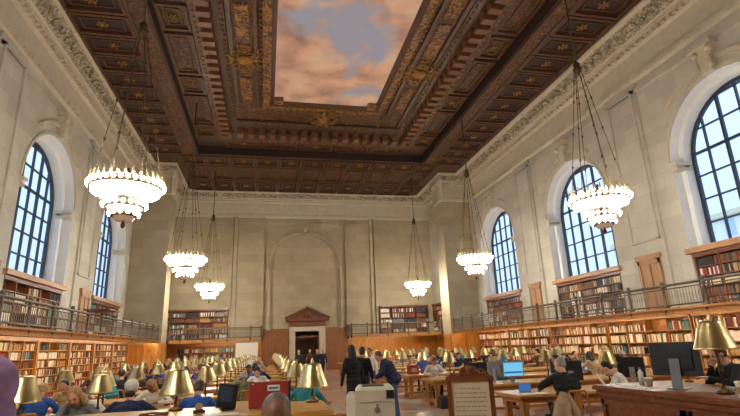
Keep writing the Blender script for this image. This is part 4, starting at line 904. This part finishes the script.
# foreground head below the red box, facing the camera
person('person with short grey hair seated before the counter, head at bottom edge','near',(.07,3.15,.03),pi,'grey','black','skin3','receding','greybrown',scale=1.06)
t=thing('stool','high wooden stool under the person with short grey hair','stool',(.07,3.15,0)); MB().lathe([(.001,.44),(.19,.44),(.19,.485),(.001,.485)],20).build('seat',M['oak'],t)
lm=MB().tube([(0,0,0),(0,0,.44)],.02,6).mesh('leg',M['oakz'])
for e in (-1,1):
    for f in (-1,1): link('leg',lm,t,(e*.12,f*.12,0))
BD['side']=body('side',seated=False,lean=.05,head=.2,hands=((0,0,-1),(0,0,-1)),vox=.01)
person('person in a lavender hood at the left edge of the picture','side',(-1.2,2.6,0),.5,'charcoal','black','skin','hood','lavender',scale=1.0)
person('person in grey with light brown hair resting face on hand behind the front counter','cheek',(-2.5,7.95,.03),pi,'grey','denim','skin','long','blond'); 
person('person in white bowed over the short table below its lamp','hunch',(-2.83,9.5,.0),pi-.1,'white','charcoal','skin','crop','auburn',scale=1.0)
pc=person('person in navy with a pale cap, back to the camera behind the counter','capped',(-1.88,7.72,.0),.0,'navy','black','skin','cap','white',scale=1.05); h=link('hair',hair_mesh(BD['capped'],'nape','capped'),pc); dress(h,[HAIR['black']])
person('person in bright blue top behind the counter between two lamps','read',(-.98,8.05,0),0,'blue','denim','skin','short','brown')
person('person in teal blue behind the lamp at the right end of the counter','read',(.68,8.7,0),0,'teal','black','skin','short','black')
chair(-.98,7.99,0,'wooden chair under the person in bright blue'); chair(.68,8.65,0,'wooden chair under the person in teal blue'); chair(-1.88,7.7,0,'wooden chair under the person in the pale cap'); chair(-2.5,8.01,pi,'wooden chair under the person in grey resting on a hand')
# right side
person('person with grey hair and black jacket on a bow-back chair','elder',(5.15,8.05,0),-.12,'black','charcoal','skin','crop','grey',scale=1.04); chair(5.15,7.99,-.12,'bow-back chair with a pale coat under the grey-haired sitter')
m=MB(); 
m=m.tube([(-.02,-.29,.9),(-.06,-.31,.7),(-.1,-.29,.45),(-.1,-.27,.22)],[.05,.13,.16,.12],10).tube([(.05,-.3,.86),(.12,-.3,.6),(.14,-.27,.3)],[.04,.1,.1],8); tag(m.build('draped_coat',CL['tan'],None,(4.86,7.97,0),-.12),'pale coat hanging from the chair back of the grey-haired sitter','coat')
person('person with black hair and white shirt reading a paper, right of centre','boy',(6.35,8.0,0),.75,'white','charcoal','skin','crop','black',scale=1.02); chair(6.33,7.94,.75,'wooden chair under the reader in the white shirt')
tag(MB().cbox((0,0,0),(.2,.004,.28),0,rx(-.5)).build('held_paper',M['paper'],None,(6.02,8.33,.98),.75),'white paper held up by the reader in the white shirt','paper')
person('person in black with hand at cheek behind the right counter lamp','desk',(6.16,5.6,.2),1.25,'black','charcoal','skin','short','brown',scale=1.05); chair(6.16,5.58,1.25,'tall wooden chair behind the right counter beyond the lamp').scale=(1,1,1.42)
person('person in black jacket behind the cyan screen','turn',(6.75,10.6,0),.9,'black','black','skin2','short','black'); chair(6.72,10.55,.9,'wooden chair under the person behind the cyan screen')
person('person in teal beyond the cyan screen','read',(6.35,13.05,0),pi,'teal','black','skin','short','teal')
person('person in cream reading at the aisle end of the third right table','read',(5.15,15.3,0),pi,'white','black','skin2','short','auburn'); chair(5.15,15.36,pi,'wooden chair under the reader in cream at the aisle end')
openbook(5.15,14.62,.76,0,'open book before the reader in cream')
# ---- the crowd at the long tables
rc=random.Random(11); tops=['navy','black','blue','grey','white','red','teal','olive','tan','brown','pink','purple','charcoal']
keys=['read','type','cheek','hunch','turn']
def crowd(rows,xs,side,prob,skip):
    for i,y in enumerate(rows):
        for f,fn in ((-1,'near'),(1,'far')):
            for j,x in enumerate(xs):
                if (i,f,j) in skip or rc.random()>prob: continue
                px=x+rc.uniform(-.15,.15); py=y+f*rc.uniform(.78,.88); rz=0 if f<0 else pi; t=rc.choice(tops)
                cn=('farthest from','third from','second from','nearest')[j if side=='left' else 3-j]
                w='%s side of the %s %s table, seat %s the aisle'%(fn,ordn(i+1),side,cn)
                person('person in %s, %s'%(t,w),rc.choice(keys),(px,py,0),rz+rc.uniform(-.2,.2),t,rc.choice(('black','denim','charcoal')),rc.choice(('skin','skin','skin2','skin3')),rc.choice(('short','short','long','bun','crop')),rc.choice(('black','black','brown','blond','grey','auburn')),'readers at the long tables')
                chair(px,py+f*.06,rz,'wooden chair on the '+w)
                k=rc.random(); ty=y+f*(.24 if k<.4 else (.2 if min(abs(px-l) for l in LX+RX)<.28 else .15))
                if k<.4: laptop(px,ty,.76,rz,'open laptop on the '+w,rc.choice(('screen2','screen')),rc.choice(('silver','grey','black')))
                elif k<.65: openbook(px,ty,.76,rz,'open book on the '+w)
                elif k<.85: paper(px,ty,.76,rz+rc.uniform(-.3,.3),'white sheet on the '+w)
crowd(LROWS,(-4.9,-3.6,-2.0,-.3),'left',.62,{(0,-1,2),(0,-1,3)})
crowd(RROWS,(5.9,7.9,9.7,10.9),'right',.42,{(0,-1,0),(0,-1,1),(0,1,0),(1,-1,0),(1,1,0),(0,1,1),(2,1,0)})
# ------------------------------------------------------------------ the books: the 300 that show largest one by one, the rest as one mass
bpy.context.view_layer.update(); dg=bpy.context.evaluated_depsgraph_get(); eye=V((0,0,CAMZ)); cand=[]
for i,(p,rz,d,c,w) in enumerate(BOOKS):
    c3=p+V((0,0,d[2]*.5)); q=c3-eye; D=q.dot(Fd)
    if D<1: continue
    u=485.459*q.dot(Rt)/D; v=485.459*q.dot(Up)/D
    if abs(u)>368 or abs(v)>206: continue
    nrm=Matrix.Rotation(rz,3,'Z')@V((0,-1,0)); cand.append((-d[0]*d[2]*abs(nrm.dot(q.normalized()))/(D*D),i,c3+nrm*.012))
cand.sort(key=lambda t:t[0]); chosen=set()
for a,i,p in cand:
    if len(chosen)>=300: break
    q=p-eye; L=q.length; ok=True
    for dz in (0,.09):
        o=eye.copy(); d=(p+V((0,0,dz))-eye); L=d.length-.03; d.normalize(); run=0
        hit,loc,_,_,ob,_=sc.ray_cast(dg,o,d,distance=L)
        if hit: ok=False; break
    if ok: chosen.add(i)
bms=[]
for k in range(12):
    m=MB(); m.box((-.5,0,0),(.5,1,.02)); m.box((-.5,0,.02),(-.43,1,1)); m.box((.43,0,.02),(.5,1,1)); m.box((-.43,0,.02),(.43,.06,1)); m.box((-.43,.06,.02),(.43,.97,.97),1); bms.append(m.mesh('book',[BM[k],M['paper']]))
mass=MB()
for i,(p,rz,d,c,w) in enumerate(BOOKS):
    if i in chosen:
        o=link('book',bms[c],None,p,rz); o.scale=d; tag(o,'%s book, %s from left on %s shelf up, %s'%(BK[c],ordn(w[2]),ordn(w[1]+1),w[0]),'book','books on the wall shelves')
    else:
        r=Matrix.Rotation(rz,3,'Z'); hx=d[0]/2; vs=[p+r@V(q) for q in ((-hx,0,0),(hx,0,0),(hx,d[1],0),(-hx,d[1],0),(-hx,0,d[2]),(hx,0,d[2]),(hx,d[1],d[2]),(-hx,d[1],d[2]))]
        mass.add(vs,[(0,3,2,1),(4,5,6,7),(0,1,5,4),(1,2,6,5),(2,3,7,6),(3,0,4,7)],c)
tag(mass.build('books',BM),'rows of smaller cloth-bound books on the wall and gallery shelves','books',None,'stuff')
print('BOOKS',len(BOOKS),len(chosen),len(cand))
sc.view_settings.view_transform='Standard'; sc.view_settings.look='None'; sc.view_settings.gamma=1; sc.view_settings.exposure=0
